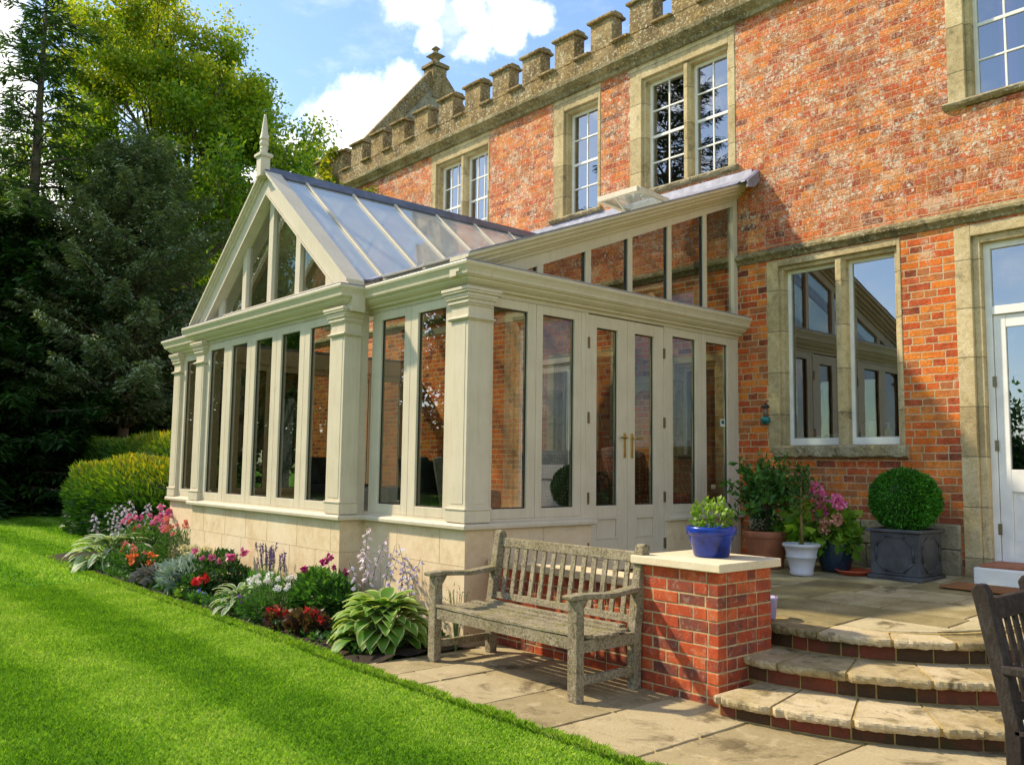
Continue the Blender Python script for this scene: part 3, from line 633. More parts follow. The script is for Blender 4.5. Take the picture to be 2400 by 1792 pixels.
b = MB(); run_course(b, -10.75, 7.2, [(W+.01, 7.09), (W-.12, 7.075), (W-.15, 7.05), (W-.15, 7.00), (W-.10, 6.955), (W-.06, 6.93), (W-.05, 6.885), (W+.01, 6.875)], 300, .006)
b.build('cornice_moulding', M['string'], house)
b = MB(); rr = random.Random(12)
for (xa, xb) in ((-.05, 2.26),):
    z = .3
    for hz in (.23, .24, .24):
        x = xa
        while x < xb-.05:
            ww = rr.uniform(.3, .6); ww = ww if x+ww < xb-.15 else xb-x; b.box(x+.003, x+ww-.003, W-.055+rr.uniform(-.012, .012), W+.01, z, z+hz-.004, rr.random()); x += ww
        z += hz
b.build('plinth', M['rubble'], house, bevel=.015)
# parapet with merlons and weathered copings
b = MB(); PX0 = -10.66; YP0, YP1 = W-.10, W+.12
run_course(b, PX0, HX1, [(YP1, 7.31), (YP0+.02, 7.31), (YP0, 7.30), (YP0, 7.07), (YP1, 7.07)], 300, .004)
par = b.build('parapet', M['parapet'], house)
def coping(b, x0, x1, z, y0, y1, h=.085):
    rr = random.Random(int(x0*100)); j = lambda: rr.uniform(-.006, .006)
    b.box(x0+j(), x1+j(), y0+.0+j(), y1, z, z+h*.45)
    b.prism([(y0+.045+j(), z+h*.45), (y1-.01, z+h*.45), (y1-.06, z+h), (y0+.10, z+h)], 'x', x0+.02+j(), x1-.02+j())
mx = -10.53; first = True; k = 0
while mx < 6.8:
    rr = random.Random(k*3+1); b = MB(); jx = rr.uniform(-.01, .01)
    b.box(mx+.035+jx, mx+.45+jx, YP0+.004, YP1-.004, 7.31, 7.725); coping(b, mx+jx, mx+.485+jx, 7.722, YP0-.045, YP1+.04, .095)
    b.build('merlon', M['parapet'], par, bevel=.012)
    b = MB(); coping(b, mx+.452+jx, mx+.7236+.033, 7.30, YP0-.05, YP1+.03, .085); b.build('embrasure_coping', M['parapet'], par, bevel=.01)
    mx += .7236; k += 1
b = MB(); y = W+.30   # return parapet of the end wall
while y < 13: b.box(HX0-.03, HX0+.3, y, y+.45, 7.07, 7.75); b.box(HX0-.028, HX0+.298, y+.45, y+.72, 7.07, 7.32); y += .72
b.build('end_parapet', M['parapet'], house, bevel=.012)
b = MB(); b.add([(HX0, W+.2, 7.0), (HX1, W+.2, 7.0), (HX1, W+9, 7.0), (HX0, W+9, 7.0)], [(0, 1, 2, 3)])
b.build('flat_roof', M['lead'], house)
# rear gable with finial
gb = MB(); gx = -11.0; gy = 7.62; gz = 10.80
gb.prism([(gy-3.2, 7.0), (gy+2.6, 7.0), (gy+2.6, gz-2.6), (gy, gz), (gy-3.2, gz-3.9)], 'x', gx-.35, gx)
gab = gb.build('rear_gable', M['rubble'], house)
cb = MB(); cb.beam((gx-.16, gy, gz+.06), (gx-.16, gy-3.3, gz+.06-3.3*1.22), .56, .16, (1, 0, 0)); cb.beam((gx-.16, gy+.05, gz+.06), (gx-.16, gy+2.7, gz+.06-2.65), .56, .16, (1, 0, 0))
cb.build('gable_coping', M['parapet'], gab, bevel=.02)
pb = MB(); pb.box(gx-.37, gx+.03, gy-.20, gy+.20, gz-.45, gz+.34); pb.prism([(gx-.42, gy-.25), (gx+.08, gy-.25), (gx+.08, gy+.25), (gx-.42, gy+.25)], 'z', gz+.34, gz+.43)
c = (gx-.17, gy, gz+.43)
for (r0, z0_, r1, z1_) in ((.27, 0, .13, .09), (.09, .09, .08, .17), (.08, .17, .20, .25), (.20, .25, .07, .34), (.055, .34, .05, .40), (.05, .40, .10, .44), (.10, .44, .03, .51)):
    pb.add([(c[0]+sx*r0*.9, c[1]+sy*r0*.9, c[2]+z0_) for sx, sy in ((-1, -1), (1, -1), (1, 1), (-1, 1))]+[(c[0]+sx*r1*.9, c[1]+sy*r1*.9, c[2]+z1_) for sx, sy in ((-1, -1), (1, -1), (1, 1), (-1, 1))], [(0, 3, 2, 1), (4, 5, 6, 7), (0, 1, 5, 4), (1, 2, 6, 5), (2, 3, 7, 6), (3, 0, 4, 7)])
pb.build('stone_finial', M['parapet'], gab, bevel=.012)
# white panelled door
b = MB(); yf = W-.008
b.box(2.28, 2.43, yf, W+.28, .53, 3.86); b.box(2.43, 2.50, W+.03, W+.28, .53, 3.75); b.box(3.78, 3.95, yf, W+.28, .53, 3.86); b.box(3.71, 3.78, W+.03, W+.28, .53, 3.75)
b.box(2.43, 3.78, yf, W+.28, 3.75, 3.86); b.box(2.50, 3.71, W+.03, W+.28, 3.68, 3.75)
dw = b.build('door_surround', M['wstone'], house, bevel=.006)
b = MB(); y = W+.10
b.box(2.50, 2.56, y, y+.07, .68, 3.68); b.box(3.65, 3.71, y, y+.07, .68, 3.68); b.box(2.56, 3.65, y-.012, y+.07, 2.985, 3.065); b.box(2.56, 3.65, y, y+.07, 3.62, 3.68)
fl = b.build('door_frame', M['white'], house, bevel=.004)
b = MB(); b.add([(2.56, y+.03, 3.065), (3.65, y+.03, 3.065), (3.65, y+.03, 3.62), (2.56, y+.03, 3.62)], [(0, 1, 2, 3)]); b.build('fanlight', M['oldglass'], fl)
b = MB(); y = W+.115; xa, xb = 2.565, 3.645
b.box(xa, xa+.105, y, y+.045, .685, 2.98); b.box(xb-.105, xb, y, y+.045, .685, 2.98); b.box(xa+.105, xb-.105, y+.001, y+.044, .685, .885); b.box(xa+.105, xb-.105, y+.001, y+.044, 1.325, 1.53); b.box(xa+.105, xb-.105, y+.001, y+.044, 2.86, 2.98)
b.box(xa+.105, xb-.105, y+.022, y+.035, .885, 1.325)
dl = b.build('door', M['white'], house, bevel=.004)
b = MB(); b.add([(xa+.105, y+.02, 1.53), (xb-.105, y+.02, 1.53), (xb-.105, y+.02, 2.86), (xa+.105, y+.02, 2.86)], [(0, 1, 2, 3)]); b.build('door_pane', M['oldglass'], dl)
for zz in (.98, 2.35, 1.75):
    b = MB(); b.box(2.545, 2.575, y-.02, y-.002, zz-.05, zz+.05); b.build('hinge', M['hinge'], dl)
b = MB(); b.box(2.50, 4.1, 3.83, W+.11, .40, .662); ds = b.build('doorstep', M['white'], house, bevel=.012)
b = MB(); b.box(2.53, 4.1, 3.87, W+.10, .664, .69); b.build('threshold_board', M['terracotta'], ds, bevel=.01)
# arched stone opening inside the conservatory
b = MB(); n = 16; cxm, rz, R0, R1 = -1.62, 2.05, .30, .42
b2 = [(cxm+R1*math.cos(math.pi*k/n), rz+R1*1.5*math.sin(math.pi*k/n)) for k in range(n+1)]+[(cxm+R0*math.cos(math.pi*k/n), rz+R0*1.5*math.sin(math.pi*k/n)) for k in range(n, -1, -1)]
for k in range(n): b.add([(b2[k][0], W-.02, b2[k][1]), (b2[k+1][0], W-.02, b2[k+1][1]), (b2[-k-2][0], W-.02, b2[-k-2][1]), (b2[-k-1][0], W-.02, b2[-k-1][1]),
                          (b2[k][0], W+.01, b2[k][1]), (b2[k+1][0], W+.01, b2[k+1][1]), (b2[-k-2][0], W+.01, b2[-k-2][1]), (b2[-k-1][0], W+.01, b2[-k-1][1])], [(0, 1, 2, 3), (0, 4, 5, 1), (3, 2, 6, 7)])
b.box(cxm-R1, cxm-R0, W-.02, W+.01, .6, rz-.002); b.box(cxm+R0, cxm+R1, W-.02, W+.01, .6, rz-.002)
b.build('arch_moulding', M['wstone'], house)
# ------------------------------------------------------------------ the conservatory
cons = thing('conservatory', 'cream timber conservatory with glazed gable and French doors against the brick house', 'conservatory', (-3.6, 2, 0))
S = .20; XB, XL, XE = -1.842, -5.562, -7.053   # sash planes of the bay and the far end
path = [(-.2, W), (-.2, .2), (XB, .2), (XB, -.06), (XL, -.06), (XL, .2), (XE, .2), (XE, W)]
door_y0, door_y1 = 1.66, 2.88
pA = [(-.2, door_y0+.07)]+path[1:]; pB = [(-.2, W-.002), (-.2, door_y1)]
def pl(path, prof, name, m, bevel=0, at=0):
    b = MB(); b.sweep(path, prof); return b.build(name, m, cons, bevel=bevel)
wallp = [(.015, -.05), (.015, .948), (-.16, .948), (-.16, -.05)]
pl(pA, wallp, 'dwarf_wall', M['ashlar']); pl(pB, [(.015, .40), (.015, .948), (-.16, .948), (-.16, .40)], 'dwarf_wall', M['ashlar'])
# ashlar joints: narrow recessed lines read as thin strips of darker mortar
b = MB()
for z in (.31, .64): b.sweep(pA[1:6], [(.0165, z), (.0165, z+.004), (.010, z+.004), (.010, z)])
xs = [-.6, -1.2, -1.75]; rr = random.Random(4)
for row, (za, zb) in enumerate(((.0, .31), (.314, .64), (.644, .945))):
    x = -2.0-.3*(row % 2)
    while x > -5.5: b.box(x, x+.004, -.0765, -.06, za, zb); x -= rr.uniform(.5, .75)
    x = -.55-.25*(row % 2)
    while x > -1.8: b.box(x, x+.004, .1835, .2, za, zb); x -= rr.uniform(.5, .7)
    y = .5+.3*(row % 2)
    while y < 1.6: b.box(-.2, -.1835, y, y+.004, za, zb); y += .6
b.build('wall_joints', M['mortar'], cons)
sillp = [(.075, .958), (.078, .985), (.07, 1.0), (.02, 1.012), (-.14, 1.012), (-.14, .949), (.055, .949)]
pl([(-.2, door_y0+.085)]+pA[1:], sillp, 'sill', M['paint'], .003); pl([(-.2, W-.002), (-.2, door_y1-.01)], [(p[0], p[1]) for p in sillp], 'sill', M['paint'], .003)
b = MB(); b.box(XE+.17, -.37, .37, W-.01, .40, .60); b.box(XL+.17, XB-.17, .11, .369, .40, .60); b.build('floor', M['copingnew'], cons)
cornp = [(.0, 3.255), (.195, 3.245), (.200, 3.235), (.195, 3.215), (.180, 3.195), (.165, 3.165), (.160, 3.140), (.148, 3.136), (.146, 3.128), (.125, 3.122), (.118, 3.105), (.095, 3.085), (.06, 3.068), (.055, 3.052), (.012, 3.048), (.012, 3.018), (-.10, 3.018), (-.10, 3.255)]
pl(path, cornp, 'cornice', M['paint'])
b = MB(); b.sweep(path, [(-.10, 3.256), (.19, 3.249), (.192, 3.256), (.06, 3.285), (-.10, 3.30)]); b.build('lead_gutter', M['lead2'], cons)
# sashes
def frame(b, ax, p, s, u0, u1, z0, z1, i0, i1, iz0, iz1, th=.055):
    """ax 'y': front faces in plane Y=p ; ax 'x': side faces in plane X=p, s outward sign. rails and stiles butt"""
    q = p-s*th
    def bx(a, c, za, zb, d=0):
        if ax == 'y': b.box(a, c, min(p-s*d, q), max(p-s*d, q), za, zb)
        else: b.box(min(p-s*d, q), max(p-s*d, q), a, c, za, zb)
    bx(u0, i0, z0, z1); bx(i1, u1, z0, z1); bx(i0, i1, z0, iz0); bx(i0, i1, iz1, z1)
def bead(b, ax, p, s, i0, i1, iz0, iz1, w=.012, d0=.008, d1=.03):
    a, c = sorted((p-s*d0, p-s*d1))
    def bx(u0, u1, z0, z1):
        if ax == 'y': b.box(u0, u1, a, c, z0, z1)
        else: b.box(a, c, u0, u1, z0, z1)
    bx(i0, i0+w, iz0, iz1); bx(i1-w, i1, iz0, iz1); bx(i0+w, i1-w, iz0, iz0+w); bx(i0+w, i1-w, iz1-w, iz1)
def pane(ax, p, s, i0, i1, z0, z1, parent, d=.034, nm='pane', m=None):
    q = p-s*d; b = MB()
    if ax == 'y': b.add([(i0, q, z0), (i1, q, z0), (i1, q, z1), (i0, q, z1)], [(0, 1, 2, 3)])
    else: b.add([(q, i0, z0), (q, i1, z0), (q, i1, z1), (q, i0, z1)], [(0, 1, 2, 3)])
    return b.build(nm, m or M['glass'], parent)
def casement(ax, p, s, u0, u1, i0, i1, iz0=1.12, iz1=2.925, z0=1.032, z1=3.008):
    b = MB(); frame(b, ax, p, s, u0+.002, u1-.002, z0, z1, i0, i1, iz0, iz1); o = b.build('casement', M['paint'], cons, bevel=.004)
    b = MB(); bead(b, ax, p, s, i0, i1, iz0, iz1, .010, .022, .032); g = b.build('gasket', M['black'], o)
    pane(ax, p, s, i0+.003, i1-.003, iz0+.003, iz1-.003, o); return o
def strip(ax, p, s, u0, u1, z0, z1, th=.07, nm='frame_post', d=.0):
    b = MB(); q = p-s*th; a = p-s*d
    if ax == 'y': b.box(u0, u1, min(a, q), max(a, q), z0, z1)
    else: b.box(min(a, q), max(a, q), u0, u1, z0, z1)
    return b.build(nm, M['paint'], cons, bevel=.002)
# bay: five lights
for i in range(5):
    c = -3.70+(i-2)*.662; casement('y', -.06, -1, c-.331, c+.331, c-.215, c+.215)
strip('y', -.06, -1, XL, -3.70-2.5*.662, 1.013, 3.017); strip('y', -.06, -1, -3.70+2.5*.662, XB, 1.013, 3.017)
strip('x', XB, 1, -.06+.072, .2, 1.013, 3.017); strip('x', XL, -1, -.06+.072, .2, 1.013, 3.017)
for (u0, u1, i0, i1) in ((-1.745, -1.092, -1.61, -1.20), (-1.092, -.43, -.975, -.54)): casement('y', .2, -1, u0, u1, i0, i1)
strip('y', .2, -1, XB+.072, -1.745, 1.013, 3.017)
for (u0, u1, i0, i1) in ((XE+.2, -6.25, -6.74, -6.36), (-6.25, -5.63, -6.13, -5.75)): casement('y', .2, -1, u0, u1, i0, i1)
for (u0, u1, i0, i1) in ((.42, 1.0, .48, .895), (1.0, 1.60, 1.085, 1.505), (2.935, 3.517, 3.005, 3.405), (3.517, 4.108, 3.60, 4.0)): casement('x', -.2, 1, u0, u1, i0, i1)
strip('x', -.2, 1, 1.60, 1.66, 1.013, 3.017); strip('x', -.2, 1, 4.108, W-.002, 1.013, 3.017); strip('x', -.2, 1, 2.88, 2.935, 1.013, 3.017)
strip('x', -.2, 1, 1.66, 1.692, .60, 3.017, nm='door_jamb', d=-.006); strip('x', -.2, 1, 2.855, 2.882, .60, 3.017, nm='door_jamb', d=-.006)
# lower and upper frame rails under and over the sashes
for nm, z0_, z1_ in (('frame_rail', 1.0125, 1.031), ('frame_rail', 3.009, 3.017)):
    b = MB(); b.sweep([(-.2, door_y0)]+path[1:], [(.004, z0_), (.004, z1_), (-.06, z1_), (-.06, z0_)]); b.build(nm, M['paint'], cons)
    b = MB(); b.sweep([(-.2, W-.003), (-.2, 2.882)], [(.004, z0_), (.004, z1_), (-.06, z1_), (-.06, z0_)]); b.build(nm, M['paint'], cons)
# far end wall: posts and glass
for k in range(6):
    y0_ = .42+k*.62; casement('x', XE, -1, y0_, y0_+.62, y0_+.10, y0_+.52)
strip('x', XE, -1, 4.14, W-.002, 1.013, 3.017)
# French doors
for (u0, u1, i0, i1, hs, hy) in ((1.694, 2.274, 1.818, 2.124, -1, 2.224), (2.278, 2.853, 2.390, 2.690, 1, 2.335)):
    b = MB(); th = .055; p = -.2; q = p-th
    b.box(q, p, u0, i0, .60, 3.005); b.box(q, p, i1, u1, .60, 3.005)
    for (za, zb) in ((.60, .80), (1.01, 1.125), (2.885, 3.005)): b.box(q, p, i0, i1, za, zb)
    b.box(q+.015, p-.012, i0, i1, .80, 1.01)
    d = b.build('french_door', M['paint'], cons, bevel=.004)
    b = MB(); bead(b, 'x', p, 1, i0, i1, .80, 1.01, .018, -.008, .011); b.build('panel_moulding', M['paint'], d, bevel=.004)
    b = MB(); bead(b, 'x', p, 1, i0, i1, 1.125, 2.885, .010, .022, .032); b.build('gasket', M['black'], d)
    pane('x', p, 1, i0+.003, i1-.003, 1.128, 2.882, d)
    b = MB(); b.box(p, p+.010, hy-.018, hy+.018, 1.60, 1.85); b.tube([(p+.01, hy, 1.80), (p+.05, hy, 1.80)], .010, 8); b.tube([(p+.05, hy, 1.80), (p+.05, hy+(-hs)*-.0+(-.105 if hs < 0 else .105), 1.803)], [.011, .009], 8)
    b.tube([(p+.012, hy, 1.645), (p+.016, hy, 1.645)], .012, 10); b.build('handle', M['brass'], d, bevel=.003)
    hx = u0+.0 if hs < 0 else u1
    for zz in (2.72, 1.98, 1.20, .72): b = MB(); b.box(p+.001, p+.016, hx-.012, hx+.012, zz-.055, zz+.055); b.build('hinge', M['hinge'], d)
    b = MB(); b.tube([(p, (u0+u1)/2+.02, .69), (p+.02, (u0+u1)/2+.02, .69)], .012, 8); b.build('bolt', M['hinge'], d)
b = MB(); b.box(-.26, -.12, 1.66, 2.88, .50, .598); b.build('threshold', M['ashlar'], cons, bevel=.004)
# pilasters
def pilaster(x0, x1, y0, y1, out):
    """square post; out: faces that carry mouldings, as dx,dy growth flags (l, r, f, k)"""
    b = MB(); l, r, f, k = out
    def st(g, z0, z1): b.box(x0-g*l, x1+g*r, y0-g*f, y1+g*k, z0, z1)
    st(0, 1.13, 3.02); st(.016, 1.012, 1.118); st(.024, 1.118, 1.136)
    st(.020, 2.765, 2.776); st(.032, 2.776, 2.792); st(.018, 2.792, 2.802)
    st(.014, 2.895, 2.912); st(.026, 2.912, 2.93); st(.022, 2.93, 2.95); st(.038, 2.95, 2.968); st(.044, 2.968, 3.0); st(.062, 3.0, 3.02); st(.07, 3.02, 3.046)
    o = b.build('pilaster', M['paint'], cons, bevel=.004)
    c = MB(); ip = .035  # planted panel
    if f: 
        c.box(x0+ip, x1-ip, y0-.004, y0+.001, 1.17, 2.75)
    if r: c.box(x1-.001, x1+.004, y0+ip, y1-ip, 1.17, 2.75)
    c.build('pilaster_panel', M['paint'], o, bevel=.002)
pilaster(-.405, -.160, .160, .415, (1, 1, 1, 1)); pilaster(-2.065, -1.802, -.10, .09, (1, 1, 1, 0)); pilaster(-5.602, -5.345, -.10, .09, (1, 1, 1, 0)); pilaster(XE-.04, XE+.20, .160, .40, (1, 1, 1, 1))
# ------------------------------------------------------------------ roof
RX, RZ, EZ = -3.70, 4.90, 3.30; HW = 1.98; SL = (RZ-EZ)/HW
RT = (4.85-3.27)/4.2
def lz_(y): return 3.27+RT*y      # lean-to plane
def gz(x): return RZ-SL*abs(x-RX)
def valley_y(x): return (gz(x)-3.27)/RT
bars = [-.04, .36, 1.0, 1.62, 2.28, 2.93, 3.56, 4.2]
for sgn in (1, -1):
    xe = RX+sgn*HW
    def xat(y):  # lowest x distance of the gable slope at depth y (clipped by the valley)
        zz = max(EZ, lz_(y)) if y > .08 else EZ
        return RX+sgn*max(0.0, (RZ-zz)/SL)
    for ya, yb in zip(bars[:-1], bars[1:]):
        yb = min(yb, 4.19); b = MB(); e = .0
        P = [(RX, ya, RZ), (RX, yb, RZ), (xat(yb), yb, gz(xat(yb))), (xat(ya), ya, gz(xat(ya)))]
        b.add(P, [(0, 1, 2, 3)]); b.build('roof_pane', M['roofglass'], cons)
    for y in bars[:-1]:
        b = MB(); x1 = xat(y); n = Vector((sgn*SL, 0, 1)).normalized()
        o1 = Vector((RX, y, RZ))+n*.012; o2 = Vector((x1, y, gz(x1)))+n*.012; b.beam(o1, o2, .036, .022, n)
        o1 = Vector((RX, y, RZ))-n*.05; o2 = Vector((x1, y, gz(x1)))-n*.05; b.beam(o1, o2, .05, .085, n)
        b.build('glazing_bar', M['paint'], cons, bevel=.003)
    # valley lead
    b = MB(); b.beam((RX+sgn*HW, .08, EZ+.03), (RX+sgn*.02, 4.16, RZ+.0), .14, .02, (0, 0, 1)); b.build('valley_flashing', M['lead2'], cons)
    # lean-to panes either side
    xo = -.04 if sgn > 0 else XE-.16
    edges = []; x = xo; step = .66*(-sgn)
    xs = [xo]
    while (xs[-1]+step-RX)*sgn > .05: xs.append(xs[-1]+step)
    xs.append(RX+sgn*.02)
    for i, (xa, xb) in enumerate(zip(xs[:-1], xs[1:])):
        vy = lambda x: max(.05, min(4.18, valley_y(x))) if abs(x-RX) < HW else .05
        b = MB(); b.add([(xa, vy(xa), lz_(vy(xa))+.01), (xb, vy(xb), lz_(vy(xb))+.01), (xb, 4.19, lz_(4.19)+.01), (xa, 4.19, lz_(4.19)+.01)], [(0, 1, 2, 3)])
        b.build('roof_pane', M['roofglass'], cons)
        if i and vy(xa) < 4.0:
            b = MB(); n = Vector((0, -RT, 1)).normalized(); y0_ = vy(xa)
            b.beam(Vector((xa, y0_, lz_(y0_)+.01))+n*.012, Vector((xa, 4.18, lz_(4.18)+.01))+n*.012, .036, .022, n); b.beam(Vector((xa, y0_, lz_(y0_)+.01))-n*.055, Vector((xa, 4.18, lz_(4.18)+.01))-n*.055, .05, .09, n)
            b.build('glazing_bar', M['paint'], cons, bevel=.003)
# ridge capping
b = MB(); b.prism([(RX-.11, RZ-.07), (RX-.10, RZ-.045), (RX-.035, RZ+.035), (RX-.02, RZ+.055), (RX+.02, RZ+.055), (RX+.035, RZ+.035), (RX+.10, RZ-.045), (RX+.11, RZ-.07), (RX, RZ+.0)], 'y', -.16, 4.19)
b.build('ridge_cap', M['lead'], cons)
b = MB(); b.beam((RX, .05, RZ-.10), (RX, 4.19, RZ-.10), .05, .12); b.build('ridge_beam', M['paint'], cons)
# collar ties and trusses inside
for y in (1.62, 2.93):
    b = MB(); b.beam((RX-1.6, y, 3.42), (RX+1.6, y, 3.42), .05, .09); b.build('tie_beam', M['paint'], cons)
b = MB(); b.beam((-.3, 1.2, 3.2), (XE+.1, 1.2, 3.2), .02, .02)
# gable front: rake boards, mullions, panes
gy0, gy1 = -.17, -.02
def rake(dz0, dz1, y0, y1, nm, m='paint', hw=HW+.04, parent=None):
    b = MB(); zt = RZ+.03; zb = zt-SL*hw
    for s in (1, -1):
        b.prism([(RX, zt+dz1), (RX+s*hw, zb+dz1), (RX+s*hw, zb+dz0), (RX, zt+dz0)], 'y', y0, y1)
    return b.build(nm, M[m], parent or cons, bevel=0)
rk = rake(-.30, -.045, -.10, .045, 'rake_board'); rake(-.085, -.045, -.125, -.099, 'rake_moulding', parent=rk); rake(-.045, -.018, -.15, .03, 'rake_moulding', parent=rk); rake(-.018, .012, -.175, .03, 'rake_moulding', parent=rk); rake(-.305, -.280, -.112, -.099, 'rake_moulding', parent=rk)
gp = .00; zt_in = RZ+.03-.30; MU = [-5.08, -4.39, -3.70, -3.01, -2.32]
b = MB(); b.box(RX-HW+.06, RX+HW-.06, -.03, .04, 3.256, 3.362); b.build('gable_base_rail', M['paint'], cons, bevel=.003)
hi = lambda x: zt_in-SL*abs(x-RX)
for x in MU:
    b = MB(); b.prism([(x-.055, 3.362), (x+.055, 3.362), (x+.055, hi(x+.055)+.03), (x, hi(x)+.03), (x-.055, hi(x-.055)+.03)], 'y', -.022, .045); b.build('gable_mullion', M['paint'], cons, bevel=.004)
xs = [RX-(zt_in-3.362)/SL]+MU+[RX+(zt_in-3.362)/SL]
for xa, xb in zip(xs[:-1], xs[1:]):
    a_, b_ = xa+.05*(xa != xs[0]), xb-.05*(xb != xs[-1]); b = MB()
    pts = [(a_, .02, 3.37), (b_, .02, 3.37), (b_, .02, max(3.371, hi(b_)+.01)), (a_, .02, max(3.3705, hi(a_)+.01))]
    b.add(pts, [(0, 1, 2, 3)]); b.build('gable_pane', M['glass'], cons)
# rear truss of the gable glimpsed through the glass
b = MB(); b.beam((RX-1.7, 1.0, 3.42), (RX, 1.0, 4.78), .05, .09, (0, 1, 0)); b.beam((RX+1.7, 1.0, 3.42), (RX, 1.0, 4.78), .05, .09, (0, 1, 0)); b.build('truss', M['paint'], cons)
# finial
b = MB(); fy = -.155
b.box(RX-.058, RX+.058, fy-.058, fy+.058, 4.82, 5.045); b.box(RX-.068, RX+.068, fy-.068, fy+.068, 5.045, 5.058); b.box(RX-.082, RX+.082, fy-.082, fy+.082, 5.058, 5.09); b.box(RX-.066, RX+.066, fy-.066, fy+.066, 5.09, 5.10)
b.lathe([(.056, 5.10), (.046, 5.11), (.044, 5.14), (.050, 5.165), (.046, 5.178), (.038, 5.183), (.049, 5.20), (.055, 5.222), (.051, 5.245), (.040, 5.257), (.040, 5.262), (.052, 5.27), (.054, 5.277), (.040, 5.35), (.016, 5.555), (.009, 5.58)], (RX, fy, 0), 24)
b.build('finial', M['paint'], cons, bevel=.004)
# side gable over the doors: sloping head, posts and panes, rake trim
sy = lambda y: 3.345+.369*(y-.80)      # underside of sloping head
def slope_prism(b, x0, x1, d0, d1, y0=.0, y1=W-.004):
    b.prism([(y0, lz_(y0)+d0), (y1, lz_(y1)+d0), (y1, lz_(y1)+d1), (y0, lz_(y0)+d1)], 'x', x0, x1)
b = MB(); b.prism([(.22, 3.256), (.84, 3.256), (.84, 3.31), (W-.08, 4.50+.10), (W-.08, lz_(W-.08)-.045), (.22, lz_(.22)-.045)], 'x', -.255, -.2); rkk = b.build('side_rake_board', M['paint'], cons)
for (x1_, d0, d1) in ((-.17, -.15, -.115), (-.13, -.115, -.09), (-.085, -.09, -.05), (-.04, -.05, -.01), (.0, -.01, .02)):
    b = MB(); slope_prism(b, -.26, x1_, d0, d1, y0=.02); b.build('side_rake_moulding', M['paint'], rkk)
b = MB(); slope_prism(b, -.30, .008, .021, .036, y0=.03); b.build('rake_lead', M['lead2'], rkk)
b = MB(); b.box(-.255, -.2, .84, W-.08, 3.256, 3.318); b.build('side_base_rail', M['paint'], cons)
b = MB(); b.box(-.26, -.19, W-.08, W-.002, 3.256, lz_(W)-.05); b.build('end_post', M['paint'], cons, bevel=.003)
VP_ = [(1.005, 1.085), (1.655, 1.735), (2.285, 2.355), (2.93, 3.00), (3.565, 3.635)]
for (a_, c_) in VP_:
    b = MB(); b.prism([(a_, 3.318), (c_, 3.318), (c_, sy(c_)+.03), (a_, sy(a_)+.03)], 'x', -.257, -.204); o = b.build('side_mullion', M['paint'], cons, bevel=.003)
    b = MB(); b.prism([(a_-.016, 3.319), (a_-.001, 3.319), (a_-.001, sy(a_)+.02), (a_-.016, sy(a_-.016)+.02)], 'x', -.250, -.222); b.build('gasket', M['black'], o)
ed = [.84]+[v for p in VP_ for v in p]+[W-.08]
for a_, c_ in zip(ed[0::2], ed[1::2]):
    b = MB(); b.add([(-.235, a_, 3.318), (-.235, c_, 3.318), (-.235, c_, sy(c_)+.02), (-.235, a_, sy(a_)+.02)], [(0, 1, 2, 3)]); b.build('side_pane', M['glass'], cons)
# lead apron where the roof meets the house
b = MB(); b.prism([(W-.30, lz_(W-.30)+.037), (W-.004, lz_(W)+.04), (W-.004, lz_(W)+.16), (W-.02, lz_(W)+.16), (W-.03, lz_(W)+.07), (W-.30, lz_(W-.30)+.048)], 'x', XE, .03); b.build('lead_apron', M['lead2'], cons)
b = MB(); b.prism([(W-.26, lz_(W-.26)+.03), (W-.004, lz_(W)+.06), (W-.004, lz_(W)+.14), (W-.05, lz_(W)+.10), (W-.26, lz_(W-.26)+.05)], 'x', .03, .10)
b.prism([(W-.24, lz_(W-.24)+.045), (W-.004, lz_(W)+.13), (W-.004, lz_(W)-.02), (W-.10, lz_(W)-.10), (W-.24, lz_(W-.24)-.04)], 'x', .10, .125); b.build('lead_turn_down', M['lead2'], cons, bevel=.01)
# open roof vent
hx0, hx1, hy0, hy1 = -1.21, -.60, 2.90, 3.46; zf, zh = 4.66, 4.605
b = MB(); fwd = .045
b.beam((hx0, hy0, zf-.02), (hx1, hy0, zf-.02), .04, .06); b.beam((hx0, hy1, zh), (hx1, hy1, zh), .04, .05)
b.beam((hx0, hy0+.02, zf-.02), (hx0, hy1-.02, zh), .04, .055); b.beam((hx1, hy0+.02, zf-.02), (hx1, hy1-.02, zh), .04, .055)
v = b.build('roof_vent', M['paint'], cons, bevel=.003)
b = MB(); b.add([(hx0, hy0, zf), (hx1, hy0, zf), (hx1, hy1, zh+.02), (hx0, hy1, zh+.02)], [(0, 1, 2, 3)]); b.build('vent_pane', M['roofglass'], v)
b = MB(); b.beam((hx0+.25, hy0+.02, zf-.03), (hx0+.30, hy0+.15, lz_(hy0+.15)+.03), .02, .015); b.beam((hx0+.03, hy0+.05, zf-.04), (hx0+.1, hy1-.1, lz_(hy1-.1)+.02), .02, .012); b.build('vent_stay', M['paint'], v)
